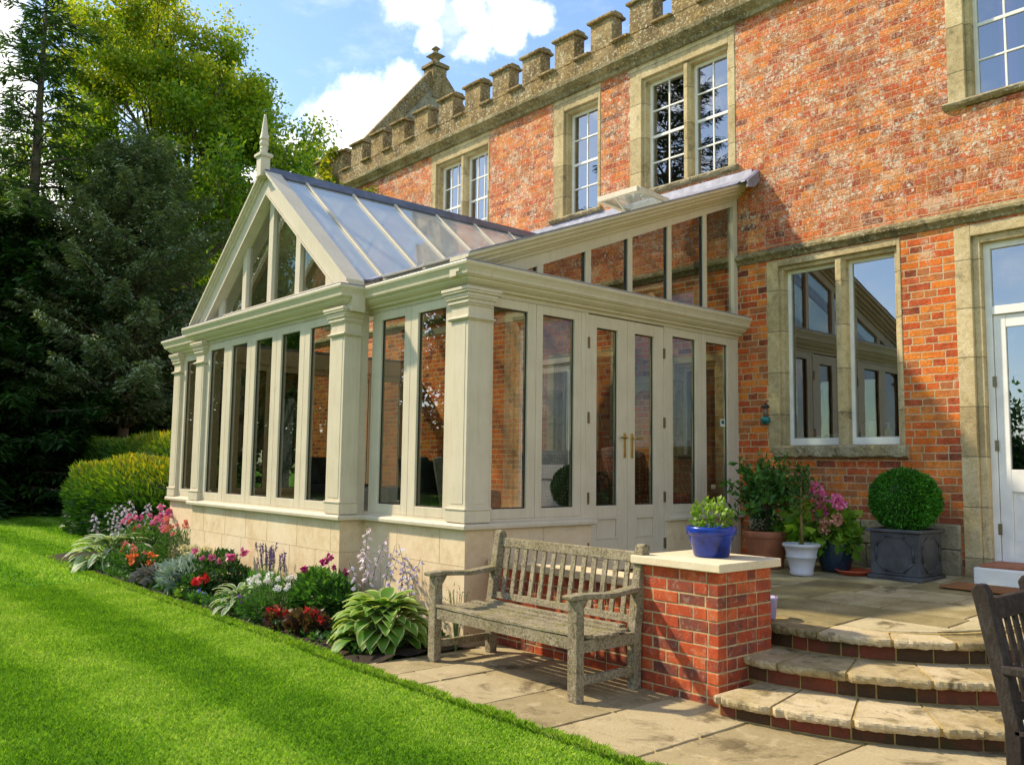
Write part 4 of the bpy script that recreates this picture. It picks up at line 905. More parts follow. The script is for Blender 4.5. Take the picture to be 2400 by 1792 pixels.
# ------------------------------------------------------------------ benches
def rbox(b, x0, x1, y0, y1, z0, z1): b.box(x0, x1, y0, y1, z0, z1)
bench = thing('garden_bench', 'grey lichened wooden garden bench with slatted back on the stone paving', 'bench', (.92, -.1, 0))
bw = M['bench']; bx0, bx1 = .125, 1.74; fy = -.405; byk = .16
for x in (bx0, bx1-.085):
    b = MB(); b.prism([(x, fy), (x+.085, fy), (x+.085, fy+.07), (x, fy+.07)], 'z', 0, .645); b.build('leg', bw, bench, bevel=.006)
    b = MB(); b.prism([(byk, 0), (byk+.07, 0), (byk+.075, .40), (byk+.165, .93), (byk+.15, .965), (byk+.115, .975), (byk+.085, .955), (byk+.005, .42)], 'x', x+.008, x+.078); b.build('leg', bw, bench, bevel=.006)
    b = MB(); b.box(x+.022, x+.062, fy+.07, byk+.005, .10, .155); b.build('side_stretcher', bw, bench, bevel=.004)
    b = MB(); b.box(x+.015, x+.07, fy+.07, byk+.005, .305, .385); b.build('side_rail', bw, bench, bevel=.004)
    b = MB(); b.prism([(fy-.05, .675), (fy+.08, .682), (fy+.35, .665), (byk+.07, .69), (byk+.07, .655), (fy+.35, .63), (fy+.08, .646), (fy-.045, .646)], 'x', x-.008, x+.088); b.build('armrest', bw, bench, bevel=.008)
    b = MB(); b.prism([(fy+.07, .645), (fy+.07, .56), (fy+.10, .60), (fy+.13, .645)], 'x', x+.02, x+.065); b.build('arm_bracket', bw, bench, bevel=.004)
b = MB(); b.box(bx0+.085, bx1-.085, fy+.012, fy+.045, .325, .405); b.build('front_rail', bw, bench, bevel=.004)
b = MB(); b.box(bx0+.086, bx1-.086, byk+.012, byk+.045, .325, .395); b.build('back_rail_low', bw, bench, bevel=.004)
rr = random.Random(3); n = 7
for i in range(n):
    y = fy+.005+i*.082; zz = .412-.028*math.sin(math.pi*min(1, i/(n-1)))+(.004 if i == 0 else 0); b = MB(); x = bx0+(.085 if i == 0 or i == n-1 else .0); m = 14
    xs_ = [x+(bx1-bx0-2*(x-bx0))*k/m for k in range(m+1)]; ring = []
    for xx in xs_:
        s_ = -.010*math.sin(math.pi*(xx-bx0)/(bx1-bx0)); j = lambda: rr.uniform(-.0025, .0025); ring += [(xx, y+j(), zz+s_), (xx, y+.068+j(), zz+s_), (xx, y+.066, zz+.021+s_+j()), (xx, y+.002, zz+.021+s_+j())]
    b.add(ring, [(k*4+j, k*4+(j+1) % 4, (k+1)*4+(j+1) % 4, (k+1)*4+j) for k in range(m) for j in range(4)]+[(0, 1, 2, 3), tuple(m*4+j for j in range(4))[::-1]])
    b.build('seat_slat', bw, bench, bevel=.003)
def bk(z): return byk+.028+max(0, (z-.42))*.17    # front of the leaning back
b = MB(); b.prism([(bk(.845), .842), (bk(.905), .915), (bk(.905)+.035, .915), (bk(.845)+.035, .842)], 'x', bx0+.078, bx1-.078); b.build('top_rail', bw, bench, bevel=.006)
b = MB(); b.prism([(bk(.44), .435), (bk(.50), .485), (bk(.50)+.032, .485), (bk(.44)+.032, .435)], 'x', bx0+.078, bx1-.078); b.build('lower_rail', bw, bench, bevel=.004)
for i in range(13):
    x = bx0+.14+i*(bx1-bx0-.28-.045)/12; b = MB(); o = rr.uniform(-.004, .004)
    b.prism([(bk(.48)+.008, .480), (bk(.84)+.008, .845), (bk(.84)+.024, .845), (bk(.48)+.024, .480)], 'x', x+o, x+.044+o); b.build('back_slat', bw, bench, bevel=.003)
# fallen scraps of pale lichen on the seat
# dark wooden armchair at the right edge
chair = thing('wooden_armchair', 'dark brown weathered wooden armchair cut off by the right edge', 'armchair', (4.45, -.1, 0)); dk = M['darkoak']
ya, yb_ = -.40, .20
for y in (ya, yb_-.06):
    b = MB(); b.prism([(4.275, 0), (4.335, 0), (4.335, .42), (4.225, .985), (4.205, 1.015), (4.175, 1.015), (4.155, .985), (4.27, .44)], 'y', y, y+.058); b.build('leg', dk, chair, bevel=.006)
    b = MB(); b.box(4.80, 4.865, y, y+.058, 0, .64); b.build('leg', dk, chair, bevel=.006)
    b = MB(); b.prism([(4.27, .685), (4.90, .665), (4.91, .635), (4.27, .648)], 'y', y-.008, y+.066); b.build('armrest', dk, chair, bevel=.006)
    b = MB(); b.box(4.33, 4.80, y+.012, y+.046, .31, .40); b.build('side_rail', dk, chair, bevel=.004)
    b = MB(); b.box(4.33, 4.80, y+.015, y+.042, .10, .145); b.build('side_stretcher', dk, chair, bevel=.004)
bx = lambda z: 4.295-.19*(z-.42)
b = MB(); b.prism([(bx(.86), .865), (bx(.95), .955), (bx(.95)+.035, .955), (bx(.86)+.035, .865)], 'y', ya+.055, yb_-.058); b.build('top_rail', dk, chair, bevel=.006)
b = MB(); b.prism([(bx(.46), .455), (bx(.52), .52), (bx(.52)+.032, .52), (bx(.46)+.032, .455)], 'y', ya+.055, yb_-.058); b.build('lower_rail', dk, chair, bevel=.004)
for i in range(5):
    y = ya+.085+i*.09; b = MB(); b.prism([(bx(.51)+.008, .515), (bx(.87)+.008, .868), (bx(.87)+.024, .868), (bx(.51)+.024, .515)], 'y', y, y+.042); b.build('back_slat', dk, chair, bevel=.003)
for i in range(6):
    b = MB(); x = 4.31+i*.09; b.box(x, x+.075, ya+.0, yb_, .405, .425); b.build('seat_slat', dk, chair, bevel=.003)
# ------------------------------------------------------------------ pots and small things on the terrace
def pot(name, label, cat, loc, prof, m, seg=40, soil_z=None, soil_r=None):
    t = thing(name, label, cat, loc); b = MB(); b.lathe(prof, loc, seg, cap=False); o = b.build('pot', m, t, smooth=True)
    if soil_z: b = MB(); b.lathe([(.001, soil_z), (soil_r, soil_z-.006)], loc, 24, cap=False); b.build('soil', M['soil'], t)
    return t
def potprof(rb, rt, h, rim=.05, rw=.018, wall=.014):
    return [(.001, 0), (rb-.01, 0), (rb, .008), (rt-rw, h-rim-.006), (rt-rw+.004, h-rim), (rt, h-rim+.004), (rt+.003, h-.012), (rt, h), (rt-.008, h+.003), (rt-wall-.004, h), (rt-wall-rw*.6, h-rim), (rt-wall-rw-.01, h-rim-.06)]
bpot = pot('blue_plant_pot', 'glazed cobalt blue pot of young green geranium on the brick pier', 'plant pot', (2.06, .585, .898), potprof(.120, .170, .205, .055, .016), M['blueglaze'], soil_z=.175, soil_r=.145)
wz = terr_z(3.2)
wpot = pot('white_plant_pot', 'ribbed white glazed pot with a slim young tree', 'plant pot', (1.185, 3.2, wz), [(.001, 0), (.100, 0), (.108, .012), (.112, .035), (.104, .042), (.135, .165), (.145, .170), (.145, .182), (.137, .188), (.156, .262), (.172, .268), (.178, .285), (.172, .30), (.160, .30), (.150, .27), (.135, .2)], M['whitepot'], soil_z=.27, soil_r=.15)
tpot = pot('terracotta_pot', 'large terracotta pot of bushy evergreen behind the white pot', 'plant pot', (.66, 3.42, terr_z(3.42)), potprof(.165, .225, .37, .07, .016), M['terracotta'], soil_z=.33, soil_r=.20)
dpot = pot('dark_blue_pot', 'dark blue glazed pot under the pink hydrangea', 'plant pot', (1.28, 3.66, terr_z(3.66)), [(.001, 0), (.12, 0), (.13, .01), (.165, .12), (.175, .22), (.165, .28), (.17, .30), (.16, .305), (.15, .28)], M['darkglaze'], soil_z=.27, soil_r=.15)
sa = pot('plant_saucer', 'empty red terracotta saucer lying beside the grey square planter', 'saucer', (1.51, 3.60, terr_z(3.6)), [(.001, 0), (.14, 0), (.17, .03), (.185, .034), (.185, .042), (.165, .042), (.135, .014), (.001, .012)], M['redplastic'], 48)
# square lead planter with box ball
pt = thing('square_planter', 'dark grey square lead planter holding the clipped box ball', 'planter', (1.95, 3.74, terr_z(3.7))); zb = .517; lp = M['leadplanter']
PX0_, PX1_, PY0_, PY1_ = 1.705, 2.19, 3.49, 3.97
b = MB(); b.box(PX0_-.012, PX1_+.012, PY0_-.012, PY1_+.012, zb-.006, zb+.035); b.box(PX0_+.012, PX1_-.012, PY0_+.012, PY1_-.012, zb+.035, zb+.425)
b.build('body', lp, pt, bevel=.008)
b = MB(); zt_ = zb+.425
for (a, c, d, e) in ((PX0_-.016, PX1_+.016, PY0_-.016, PY0_+.03), (PX0_-.016, PX1_+.016, PY1_-.03, PY1_+.016), (PX0_-.016, PX0_+.03, PY0_+.03, PY1_-.03), (PX1_-.03, PX1_+.016, PY0_+.03, PY1_-.03)): b.box(a, c, d, e, zt_, zt_+.03)
b.build('rim', lp, pt, bevel=.008)
def octa(ax, p, u0, u1, z0, z1, c):
    pts = [(u0+c, z0), (u1-c, z0), (u1, z0+c), (u1, z1-c), (u1-c, z1), (u0+c, z1), (u0, z1-c), (u0, z0+c)]
    b = MB(); P = [((u, p, z) if ax == 'y' else (p, u, z)) for u, z in pts]
    for k in range(8): b.tube([P[k], P[(k+1) % 8]], .011, 6)
    b.build('octagon_moulding', lp, pt, smooth=True)
octa('y', PY0_+.011, PX0_+.07, PX1_-.07, zb+.075, zb+.385, .085); octa('x', PX1_-.011, PY0_+.07, PY1_-.07, zb+.075, zb+.385, .085)
# coir doormat, green wall fitting, lilac bucket
b = MB(); b.box(2.42, 3.1, 3.30, 3.70, terr_z(3.5)+.004, terr_z(3.5)+.022)
M['coir'] = mat('coir_mat', m_block([(0, (.22, .09, .03)), (1, (.30, .13, .05))], .6, sc=40, bump=1))
o = b.build('doormat', M['coir'], bevel=.006, origin=(2.76, 3.5, .51)); props(o, 'rusty brown coir doormat before the white door', 'doormat')
M['teal'] = mat('teal_metal', m_flat((.03, .20, .20), .35, .4, var=.3))
wf = thing('bird_feeder', 'small teal metal bird feeder hung on the brick beside the window', 'bird feeder', (.205, 4.14, 2.1))
b = MB(); b.lathe([(.001, -.10), (.03, -.095), (.052, -.06), (.055, -.02), (.045, -.012), (.03, -.01)], (.205, 4.14, 2.1), 20); b.build('bowl', M['teal'], wf, smooth=True)
M['clearplastic'] = mat('brown_tube', m_flat((.20, .12, .08), .3)); b = MB(); b.lathe([(.026, -.01), (.026, .10)], (.205, 4.14, 2.1), 16); b.build('tube', M['clearplastic'], wf, smooth=True)
b = MB(); b.lathe([(.05, .095), (.045, .115), (.012, .135), (.01, .145)], (.205, 4.14, 2.1), 20); b.tube([(.205, 4.14, 2.24), (.205, 4.16, 2.27), (.205, 4.21, 2.275)], .004, 6); b.build('lid', M['black'], wf, smooth=True)
M['lilac'] = mat('lilac_plastic', m_flat((.40, .33, .52), .4))
bk_ = thing('lilac_bucket', 'small lilac bucket with wire handle half hidden behind the pier', 'bucket', (2.13, 1.12, .44))
b = MB(); b.lathe([(.001, 0), (.065, 0), (.075, .01), (.088, .14), (.094, .145), (.094, .155), (.082, .155), (.07, .02)], (2.13, 1.12, .437), 26, cap=False); b.build('bucket', M['lilac'], bk_, smooth=True)
b = MB(); b.tube([(2.13+.09*math.cos(t), 1.12, .59+.10*math.sin(t)) for t in [math.pi*k/12 for k in range(13)]], .003, 6); b.build('handle', M['hinge'], bk_)
# things on the kitchen sill, seen through the ground floor window
M['tumbler'] = mat('frosted_plastic', m_flat((.75, .75, .78), .3)); M['soapgreen'] = mat('green_soap', m_flat((.42, .50, .03), .2)); M['chrome'] = mat('chrome', m_flat((.7, .7, .7), .15, 1.0))
yk = W+.30; zk = 1.865
b = MB(); b.box(.40, 1.66, W+.21, W+.75, zk-.05, zk); o = b.build('kitchen_worktop', M['white'], house)
b = MB(); b.lathe([(.026, 0), (.040, .16), (.037, .16), (.024, .01)], (1.25, yk, zk), 20); o = b.build('tumbler', M['tumbler'], smooth=True, origin=(1.25, yk, zk)); props(o, 'tall frosted tumbler inside the kitchen window', 'tumbler')
ta = thing('kitchen_tap', 'curved chrome kitchen tap behind the kitchen window glass', 'tap', (1.10, yk+.1, zk)); b = MB(); b.tube([(1.05, yk+.1, zk), (1.05, yk+.1, zk+.10), (1.07, yk+.1, zk+.145), (1.11, yk+.1, zk+.165), (1.16, yk+.1, zk+.15), (1.18, yk+.1, zk+.11)], .009, 8); b.lathe([(.025, 0), (.025, .02), (.012, .03)], (1.05, yk+.1, zk), 14); b.build('spout', M['chrome'], ta, smooth=True)
so = thing('soap_bottle', 'round yellow green soap bottle with white pump at the kitchen window', 'bottle', (1.44, yk, zk)); b = MB(); b.lathe([(.03, 0), (.045, .02), (.045, .05), (.03, .075), (.014, .085)], (1.44, yk, zk), 18); b.build('bottle', M['soapgreen'], so, smooth=True)
b = MB(); b.lathe([(.014, .085), (.014, .105), (.006, .108), (.006, .135)], (1.44, yk, zk), 12); b.beam((1.40, yk, zk+.135), (1.45, yk, zk+.135), .014, .01); b.build('pump', M['white'], so, smooth=True)
b = MB(); b.lathe([(.04, 0), (.06, .04), (.06, .07), (.065, .08), (.05, .08)], (.53, yk+.05, zk), 20); o = b.build('copper_pan', M['terracotta'], smooth=True, origin=(.53, yk+.05, zk)); props(o, 'small copper coloured pan at the left of the kitchen window', 'pan')
b = MB(); rr = random.Random(8)
for k in range(4): b.lathe([(.03, 0), (.05, .015), (.052, .022), (.03, .012)], (.66+.07*k, yk+.0, zk+.004*k), 18)
o = b.build('crockery', M['white'], origin=(.75, yk, zk), smooth=True); props(o, 'little white dishes drying inside the kitchen window', 'crockery')
# door sticker
b = MB(); b.box(-.2285, -.2275, 3.90, 3.985, 1.985, 2.065); o = b.build('window_sticker', M['white'], cons)
b = MB(); b.box(-.2272, -.2268, 3.912, 3.973, 2.012, 2.055); b.build('sticker_print', M['teal'], o)
# ------------------------------------------------------------------ furniture in the conservatory
FZ = .60
M['greyfab'] = mat('grey_fabric', m_flat((.30, .28, .26), .9, var=.15, sc=20, bump=.3)); M['darkfab'] = mat('charcoal_fabric', m_flat((.035, .04, .045), .9)); M['navy'] = mat('navy_paint', m_flat((.02, .045, .075), .5))
def m_pattern(c1, c2, sc=28):
    def f(t):
        P = t.pos(); v = t.voro(P, sc, rnd=.25); col = t.mix(t.step(v, .25, .42), c1, c2); return t.bsdf(col, .9)
    return f
M['redpat'] = mat('red_patterned_fabric', m_pattern((.36, .27, .22), (.26, .06, .05), 26)); M['greypat'] = mat('grey_woven', m_pattern((.16, .15, .14), (.035, .035, .035), 30)); M['rattan'] = mat('rattan', m_pattern((.22, .15, .09), (.07, .05, .03), 60))
def armchair(name, label, x, y, rz, m, wing=0.0, w_=.72, h=.98):
    t = thing(name, label, 'armchair', (0, 0, 0)); p = []
    def part(nm, fn, be=.03):
        b = MB(); fn(b); p.append(b.build(nm, m, t, bevel=be, seg=3))
    hw_ = w_/2
    part('seat', lambda b: b.box(-hw_+.09, hw_-.09, -.30, .28, .22, .46)); part('backrest', lambda b: b.prism([(.22, .30), (.34, .30), (.46, h), (.34, h+.02)], 'x', -hw_+.05, hw_-.05))
    for s in (-1, 1):
        part('arm', lambda b: b.box(s*(hw_-.11) if s > 0 else -hw_, hw_ if s > 0 else -(hw_-.11), -.30, .32, .18, .62)); 
        for yy in (-.26, .26): part('leg', lambda b: b.box(s*(hw_-.07)-.02, s*(hw_-.07)+.02, yy-.02, yy+.02, 0, .18), .004)
    if wing:
        for s in (-1, 1): part('wing', lambda b: b.prism([(.05, .62), (.36, .62), (.44, h), (.20, h-.05)], 'x', s*(hw_-.08)-.02, s*(hw_-.08)+.02))
    t.location = (x, y, FZ); t.rotation_euler = (0, 0, rz); return t
armchair('armchair', 'pale grey buttoned armchair inside behind the right front casements', -2.05, 1.75, 2.5, M['greyfab'])
armchair('armchair', 'pale grey armchair inside the middle of the bay', -3.45, 1.35, 2.2, M['greyfab'])
armchair('armchair', 'dark charcoal wing armchair seen through the bay window', -5.3, 1.9, 1.9, M['darkfab'], wing=1)
armchair('armchair', 'charcoal armchair beside the pale grey one in the bay', -2.85, 1.9, 3.0, M['darkfab'], wing=1)
armchair('patterned_armchair', 'red patterned armchair inside behind the right French door', -.75, 3.25, 2.75, M['redpat'], wing=1, h=1.12)
armchair('patterned_armchair', 'grey woven armchair inside behind the left French door', -1.15, 2.35, 3.3, M['greypat'], h=1.05)
armchair('wicker_chair', 'brown wicker chair inside beside the doors', -.62, 3.72, .3, M['rattan'], h=1.05, w_=.5)
cb_ = thing('cabinet', 'dark navy cabinet inside behind the corner pilaster', 'cabinet', (-1.6, 2.9, FZ)); b = MB(); b.box(-1.95, -1.35, 2.7, 3.1, FZ, FZ+1.05); b.build('carcass', M['navy'], cb_, bevel=.006); b = MB(); b.box(-1.97, -1.33, 2.68, 3.12, FZ+1.052, FZ+1.09); b.build('top', M['navy'], cb_, bevel=.004)
b = MB(); b.box(-1.348, -1.335, 2.72, 3.08, FZ+.06, FZ+1.0); b.build('door', M['navy'], cb_, bevel=.003)
o = drape(-2.95, -2.45, W-.10, .78, 2.86, M['curtain'], .035, 48, 'curtain'); o.parent = None; o.data.transform(Matrix.Translation(wl(house))); props(o, 'long white curtain hanging inside before the brick wall', 'curtain')
tb = thing('low_table', 'low dark table inside the bay', 'table', (-4.2, 1.3, FZ)); b = MB(); b.box(-4.6, -3.9, 1.0, 1.5, FZ+.42, FZ+.46); b.build('table_top', M['darkfab'], tb, bevel=.004)
for sx in (-4.55, -3.95):
    for sy_ in (1.05, 1.45): b = MB(); b.box(sx-.02, sx+.02, sy_-.02, sy_+.02, FZ, FZ+.42); b.build('leg', M['darkfab'], tb)
# ------------------------------------------------------------------ plants
L_ = lambda nm, cols, **k: M.setdefault(nm, mat(nm, m_leaf(cols, **k)))
L_('leaf_mid', [(.025, .085, .012), (.06, .16, .02), (.11, .24, .04)]); L_('leaf_dark', [(.012, .045, .010), (.03, .085, .015), (.07, .15, .03)])
L_('leaf_lime', [(.10, .22, .015), (.20, .34, .03), (.34, .46, .06)]); L_('leaf_silver', [(.16, .24, .20), (.26, .34, .29), (.40, .46, .42)], trans=.15)
L_('leaf_bronze', [(.05, .02, .015), (.09, .04, .02), (.10, .10, .03)]); L_('leaf_box', [(.015, .09, .006), (.05, .21, .012), (.12, .38, .03)])
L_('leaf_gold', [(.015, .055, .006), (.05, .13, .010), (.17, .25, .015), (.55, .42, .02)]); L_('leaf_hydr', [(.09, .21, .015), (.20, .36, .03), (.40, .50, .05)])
L_('leaf_greyviolet', [(.10, .10, .10), (.17, .16, .16), (.24, .24, .22)], trans=.15)
def petal(nm, c1, c2): return L_(nm, [c1, c2], trans=.25, tcol=(1.1, 1, 1), var=.1)
for nm, c1, c2 in (('red', (.45, .01, .012), (.75, .04, .03)), ('pink', (.55, .06, .20), (.85, .25, .45)), ('salmon', (.65, .12, .08), (.80, .35, .25)), ('orange', (.75, .10, .02), (.85, .25, .04)), ('cream', (.70, .62, .30), (.85, .80, .50)), ('whitef', (.75, .75, .68), (.9, .9, .85)),
                   ('lilacf', (.50, .42, .60), (.80, .74, .82)), ('purple', (.20, .05, .40), (.35, .12, .55)), ('magenta', (.35, .01, .12), (.50, .03, .20)), ('lavf', (.10, .05, .16), (.20, .12, .28)), ('blush', (.70, .60, .62), (.88, .80, .84)), ('hpink', (.78, .10, .30), (.95, .38, .58)), ('hpeach', (.70, .28, .20), (.85, .52, .36)), ('blue', (.12, .14, .45), (.25, .28, .60))): petal('p_'+nm, c1, c2)
def bigleaf(b, p, d, L, Wd, droop, a, rng, fold=.25, n=6, upn=(0, 0, 1)):
    """curved leaf blade with midrib fold; a list of per-row attribute for (edge, centre)"""
    d = Vector(d).normalized(); s = d.cross(Vector(upn)); s = (s if s.length > .1 else Vector((1, 0, 0))).normalized(); u = s.cross(d).normalized(); P = Vector(p); rows = []
    dirv = d.copy()
    for i in range(n+1):
        t = i/n; wv = Wd*.5*(math.sin(math.pi*min(1, t*.93+.05)**.72))*(1-.0*t); 
        if i == n: wv = .001
        wig = math.sin(t*9+p[0]*40)*.04*Wd
        rows.append([P-s*wv+u*(wv*fold+wig), P-s*wv*.72+u*(wv*fold*.55), P, P+s*wv*.72+u*(wv*fold*.55), P+s*wv+u*(wv*fold-wig)])
        P = P+dirv*(L/n); dirv = (dirv+Vector((0, 0, -droop/n))).normalized(); u = s.cross(dirv).normalized()
    vs = [v for r in rows for v in r]; k = len(b.v); b.v += [tuple(v) for v in vs]
    for i in range(n):
        for j in range(4): b.f.append((k+i*5+j, k+i*5+j+1, k+(i+1)*5+j+1, k+(i+1)*5+j)); b.a.append(a[0] if j in (0, 3) else a[1])
def hosta(name, label, cat, x, y, R, H, n, edge, centre, mname, L=.2, Wd=.11, stems=0, seed=1, petal_m='p_lilacf', stem_h=.6, sdir=None):
    rr = random.Random(seed); t = thing(name, label, cat, (x, y, .02)); b = MB(); st = MB()
    for i in range(n):
        q = (i+.5)/n; th = i*2.399+rr.uniform(-.3, .3); el = (1-q)**.8*1.15+.02; rad = R*(.06+.55*q**.7)
        hz = .02+H*(.95-.80*q**1.3)*rr.uniform(.9, 1.05); p = (x+rad*math.cos(th), y+rad*math.sin(th), hz)
        d = (math.cos(th), math.sin(th), math.sin(el)*.9-.12*q); s = rr.uniform(.8, 1.18)
        bigleaf(b, p, d, L*s, Wd*s, 1.0+.7*q, (min(1, edge+rr.uniform(-.06, .06)), min(1, max(0, centre+rr.uniform(-.12, .12)))), rr)
        st.tube([(x+rad*.12*math.cos(th), y+rad*.12*math.sin(th), 0), (x+rad*.6*math.cos(th), y+rad*.6*math.sin(th), hz*.75), p], [.006, .004, .003], 5)
    o = b.build('leaves', M[mname], t, smooth=True); st.build('stalks', M['stem'], t)
    if stems: spires(t, x, y, H*.6, stem_h, stems, petal_m, R*.5, seed+3, sdir=sdir)
    return t
def flowerballs(P, r, n, size, asp=.8):
    """petal cards clustered round points"""
    P = np.asarray(P); C = np.repeat(P, n, axis=0); d = unit(RNG.normal(size=C.shape)); rv = r*RNG.uniform(.5, 1, len(C))[:, None] if np.isscalar(r) else np.repeat(r, n)[:, None]
    return leaves(C+d*rv-d*size*.5, size, asp, N=None, D=d, jitter=.9)
def spires(t, x, y, z0, h, n, pm, spread, seed, bell=.022, sdir=None, per=9):
    rr = random.Random(seed)
    for i in range(n):
        st = MB(); C = []; Dn = []; a = rr.uniform(0, 6.28); lean = rr.uniform(.05, .3); H = h*rr.uniform(.7, 1.05); x0, y0 = x+rr.uniform(-1, 1)*spread*.5, y+rr.uniform(-1, 1)*spread*.3
        dx, dy = (math.cos(a)*lean, math.sin(a)*lean*.6) if sdir is None else (sdir[0]+math.cos(a)*.12, sdir[1]+math.sin(a)*.08)
        pts = [(x0+dx*H*k*k, y0+dy*H*k*k, z0*.3+(H)*k) for k in (0, .33, .66, 1)]; st.tube(pts, [.004, .0035, .003, .002], 5)
        for k in range(per):
            q = .55+.45*k/per; px_, py_, pz_ = x0+dx*H*q*q, y0+dy*H*q*q, z0*.3+H*q; th = k*2.4; r_ = .02*(1.25-q)
            for w_ in range(7): C.append((px_+r_*math.cos(th), py_+r_*math.sin(th), pz_)); Dn.append((math.cos(th)*.8+rr.uniform(-.3, .3), math.sin(th)*.8+rr.uniform(-.3, .3), -.55))
        sp = st.build('flower_stem', M['stem'], t); C = np.array(C); D = unit(np.array(Dn)); quads('flower_bells', leaves(C, bell*1.7, .42, D=D, jitter=.25), RNG.uniform(0, 1, len(C)), M[pm], sp)
def bush(name, label, cat, x, y, rx, ry, h, m, n, size, asp=.45, z=.02, flow=None, fsize=.022, fr=.03, fn=26, nf=8, seed=1, top=.55, updir=.6, fz=(.75, 1.12), stems=True, parent=None, cz=.5):
    rng = np.random.default_rng(seed); t = parent or thing(name, label, cat, (x, y, z))
    d = unit(rng.normal(size=(n, 3))); rad = rng.uniform(.35, 1, n)**.45; lump = 1+.22*np.sin(d[:, 0]*5+seed)*np.cos(d[:, 1]*4+seed*2)+.12*np.sin(d[:, 2]*9+seed)
    P = np.stack([x+d[:, 0]*rx*rad*lump, y+d[:, 1]*ry*rad*lump, z+h*cz+d[:, 2]*h*cz*rad*lump], 1); P[:, 2] = np.maximum(P[:, 2], z+.005)
    D = unit(d+np.array([0, 0, updir])); quads('leaves', leaves(P, size, asp, D=D, jitter=.7, rng=rng), np.clip(rng.uniform(0, .75, n)+.25*d[:, 2], 0, 1), M[m], t)
    if stems:
        st = MB(); rr = random.Random(seed)
        for k in range(10):
            a = rr.uniform(0, 6.28); r_ = rr.uniform(.2, .8); st.tube([(x, y, z-.01), (x+rx*r_*.4*math.cos(a), y+ry*r_*.4*math.sin(a), z+h*.4), (x+rx*r_*math.cos(a), y+ry*r_*math.sin(a), z+h*.85)], [.006, .004, .002], 5)
        st.build('stems', M['stem'], t)
    if flow:
        a = rng.uniform(0, 6.28, nf); r_ = rng.uniform(.1, 1, nf)**.6; zz = z+h*rng.uniform(fz[0], fz[1], nf)
        C = np.stack([x+np.cos(a)*rx*r_, y+np.sin(a)*ry*r_, zz], 1)
        for c in C: q_ = rng.uniform(.6, 1.15); quads('flower', flowerballs(c[None, :], fr*q_, fn, fsize*q_), rng.uniform(0, 1, fn), M[flow], t)
        if stems:
            st = MB(); [st.tube([(x, y, z), (c[0]*.6+x*.4, c[1]*.6+y*.4, z+h*.5), tuple(c)], .0022, 4) for c in C]; st.build('flower_stalks', M['stem'], t)
    return t
L_('leaf_hosta', [(.05, .15, .015), (.10, .24, .020), (.20, .34, .04), (.36, .44, .10), (.55, .58, .24)]); L_('leaf_varieg', [(.05, .13, .03), (.10, .20, .06), (.30, .38, .22), (.58, .62, .42)])
hosta('hosta', 'large lime green hosta with pale edged leaves beside the bench', 'hosta', -.48, -.42, .46, .36, 120, .86, .34, 'leaf_hosta', L=.235, Wd=.135, seed=4)
t = thing('bellflower', 'tall pale lilac hosta flower spikes behind the large lime hosta', 'flower stems', (-.95, -.12, 0)); spires(t, -.85, -.12, .1, .80, 8, 'p_lilacf', .55, 5, bell=.026, per=9)
t = thing('bellflower', 'tallest creamy white bellflower spike against the corner of the bay', 'flower stems', (-1.3, -.1, 0)); spires(t, -1.28, -.14, .1, .95, 3, 'p_blush', .2, 15, bell=.030, per=15)
bush('feathery_seedling', 'thin twiggy seedling between the big hosta and the bench', 'seedling', .02, -.05, .14, .12, .55, 'leaf_mid', 180, .018, seed=9)
hosta('hosta', 'small white edged hosta in the middle of the bed', 'hosta', -2.75, -.66, .25, .22, 44, .95, .42, 'leaf_varieg', L=.19, Wd=.06, seed=6)
hosta('hosta', 'white edged hosta at the far left end of the bed', 'hosta', -7.35, -.48, .62, .38, 80, .97, .45, 'leaf_varieg', L=.34, Wd=.12, seed=7, stems=6, stem_h=.85, petal_m='p_lilacf')
t = thing('penstemon', 'pale lilac flower spires in front of the golden hedge', 'flower stems', (-8.4, .1, 0)); spires(t, -8.2, .1, .1, .88, 10, 'p_lilacf', 1.5, 21, bell=.034, per=11)
bush('snapdragon', 'tall pink and red snapdragon clump at the end of the conservatory', 'snapdragon', -7.2, -.02, .62, .35, .62, 'leaf_mid', 2200, .07, .22, flow='p_pink', fsize=.045, fr=.05, fn=20, nf=24, fz=(.85, 1.35), seed=11)
bush('snapdragon', 'orange snapdragon spikes against the end pilaster', 'snapdragon', -6.35, .05, .28, .22, .55, 'leaf_mid', 900, .06, .22, flow='p_salmon', fsize=.045, fr=.05, fn=20, nf=12, fz=(.9, 1.3), seed=12)
bush('snapdragon', 'crimson snapdragon spikes above the far white edged hosta', 'snapdragon', -7.75, -.10, .30, .2, .55, 'leaf_mid', 600, .06, .22, flow='p_red', fsize=.04, fr=.045, fn=18, nf=9, fz=(.7, 1.2), seed=17)
bush('geum', 'salmon flowered clump beside the far white edged hosta', 'flowering plant', -6.5, -.46, .48, .28, .32, 'leaf_mid', 1200, .06, .3, flow='p_salmon', fsize=.04, fr=.04, fn=18, nf=7, seed=13)
bush('orange_geranium', 'orange red flowering plant at the lawn edge', 'flowering plant', -5.95, -.50, .32, .22, .24, 'leaf_dark', 900, .05, .5, flow='p_orange', fsize=.045, fr=.06, fn=30, nf=7, seed=14)
bush('heuchera', 'grey violet leaved heuchera by the lawn edge', 'heuchera', -5.15, -.62, .30, .2, .18, 'leaf_greyviolet', 500, .10, .5, seed=15, updir=.2)
bush('silver_ragwort', 'silver leaved ragwort in the middle left of the bed', 'silver plant', -4.5, -.50, .44, .30, .32, 'leaf_silver', 1500, .10, .28, seed=16, updir=.5)
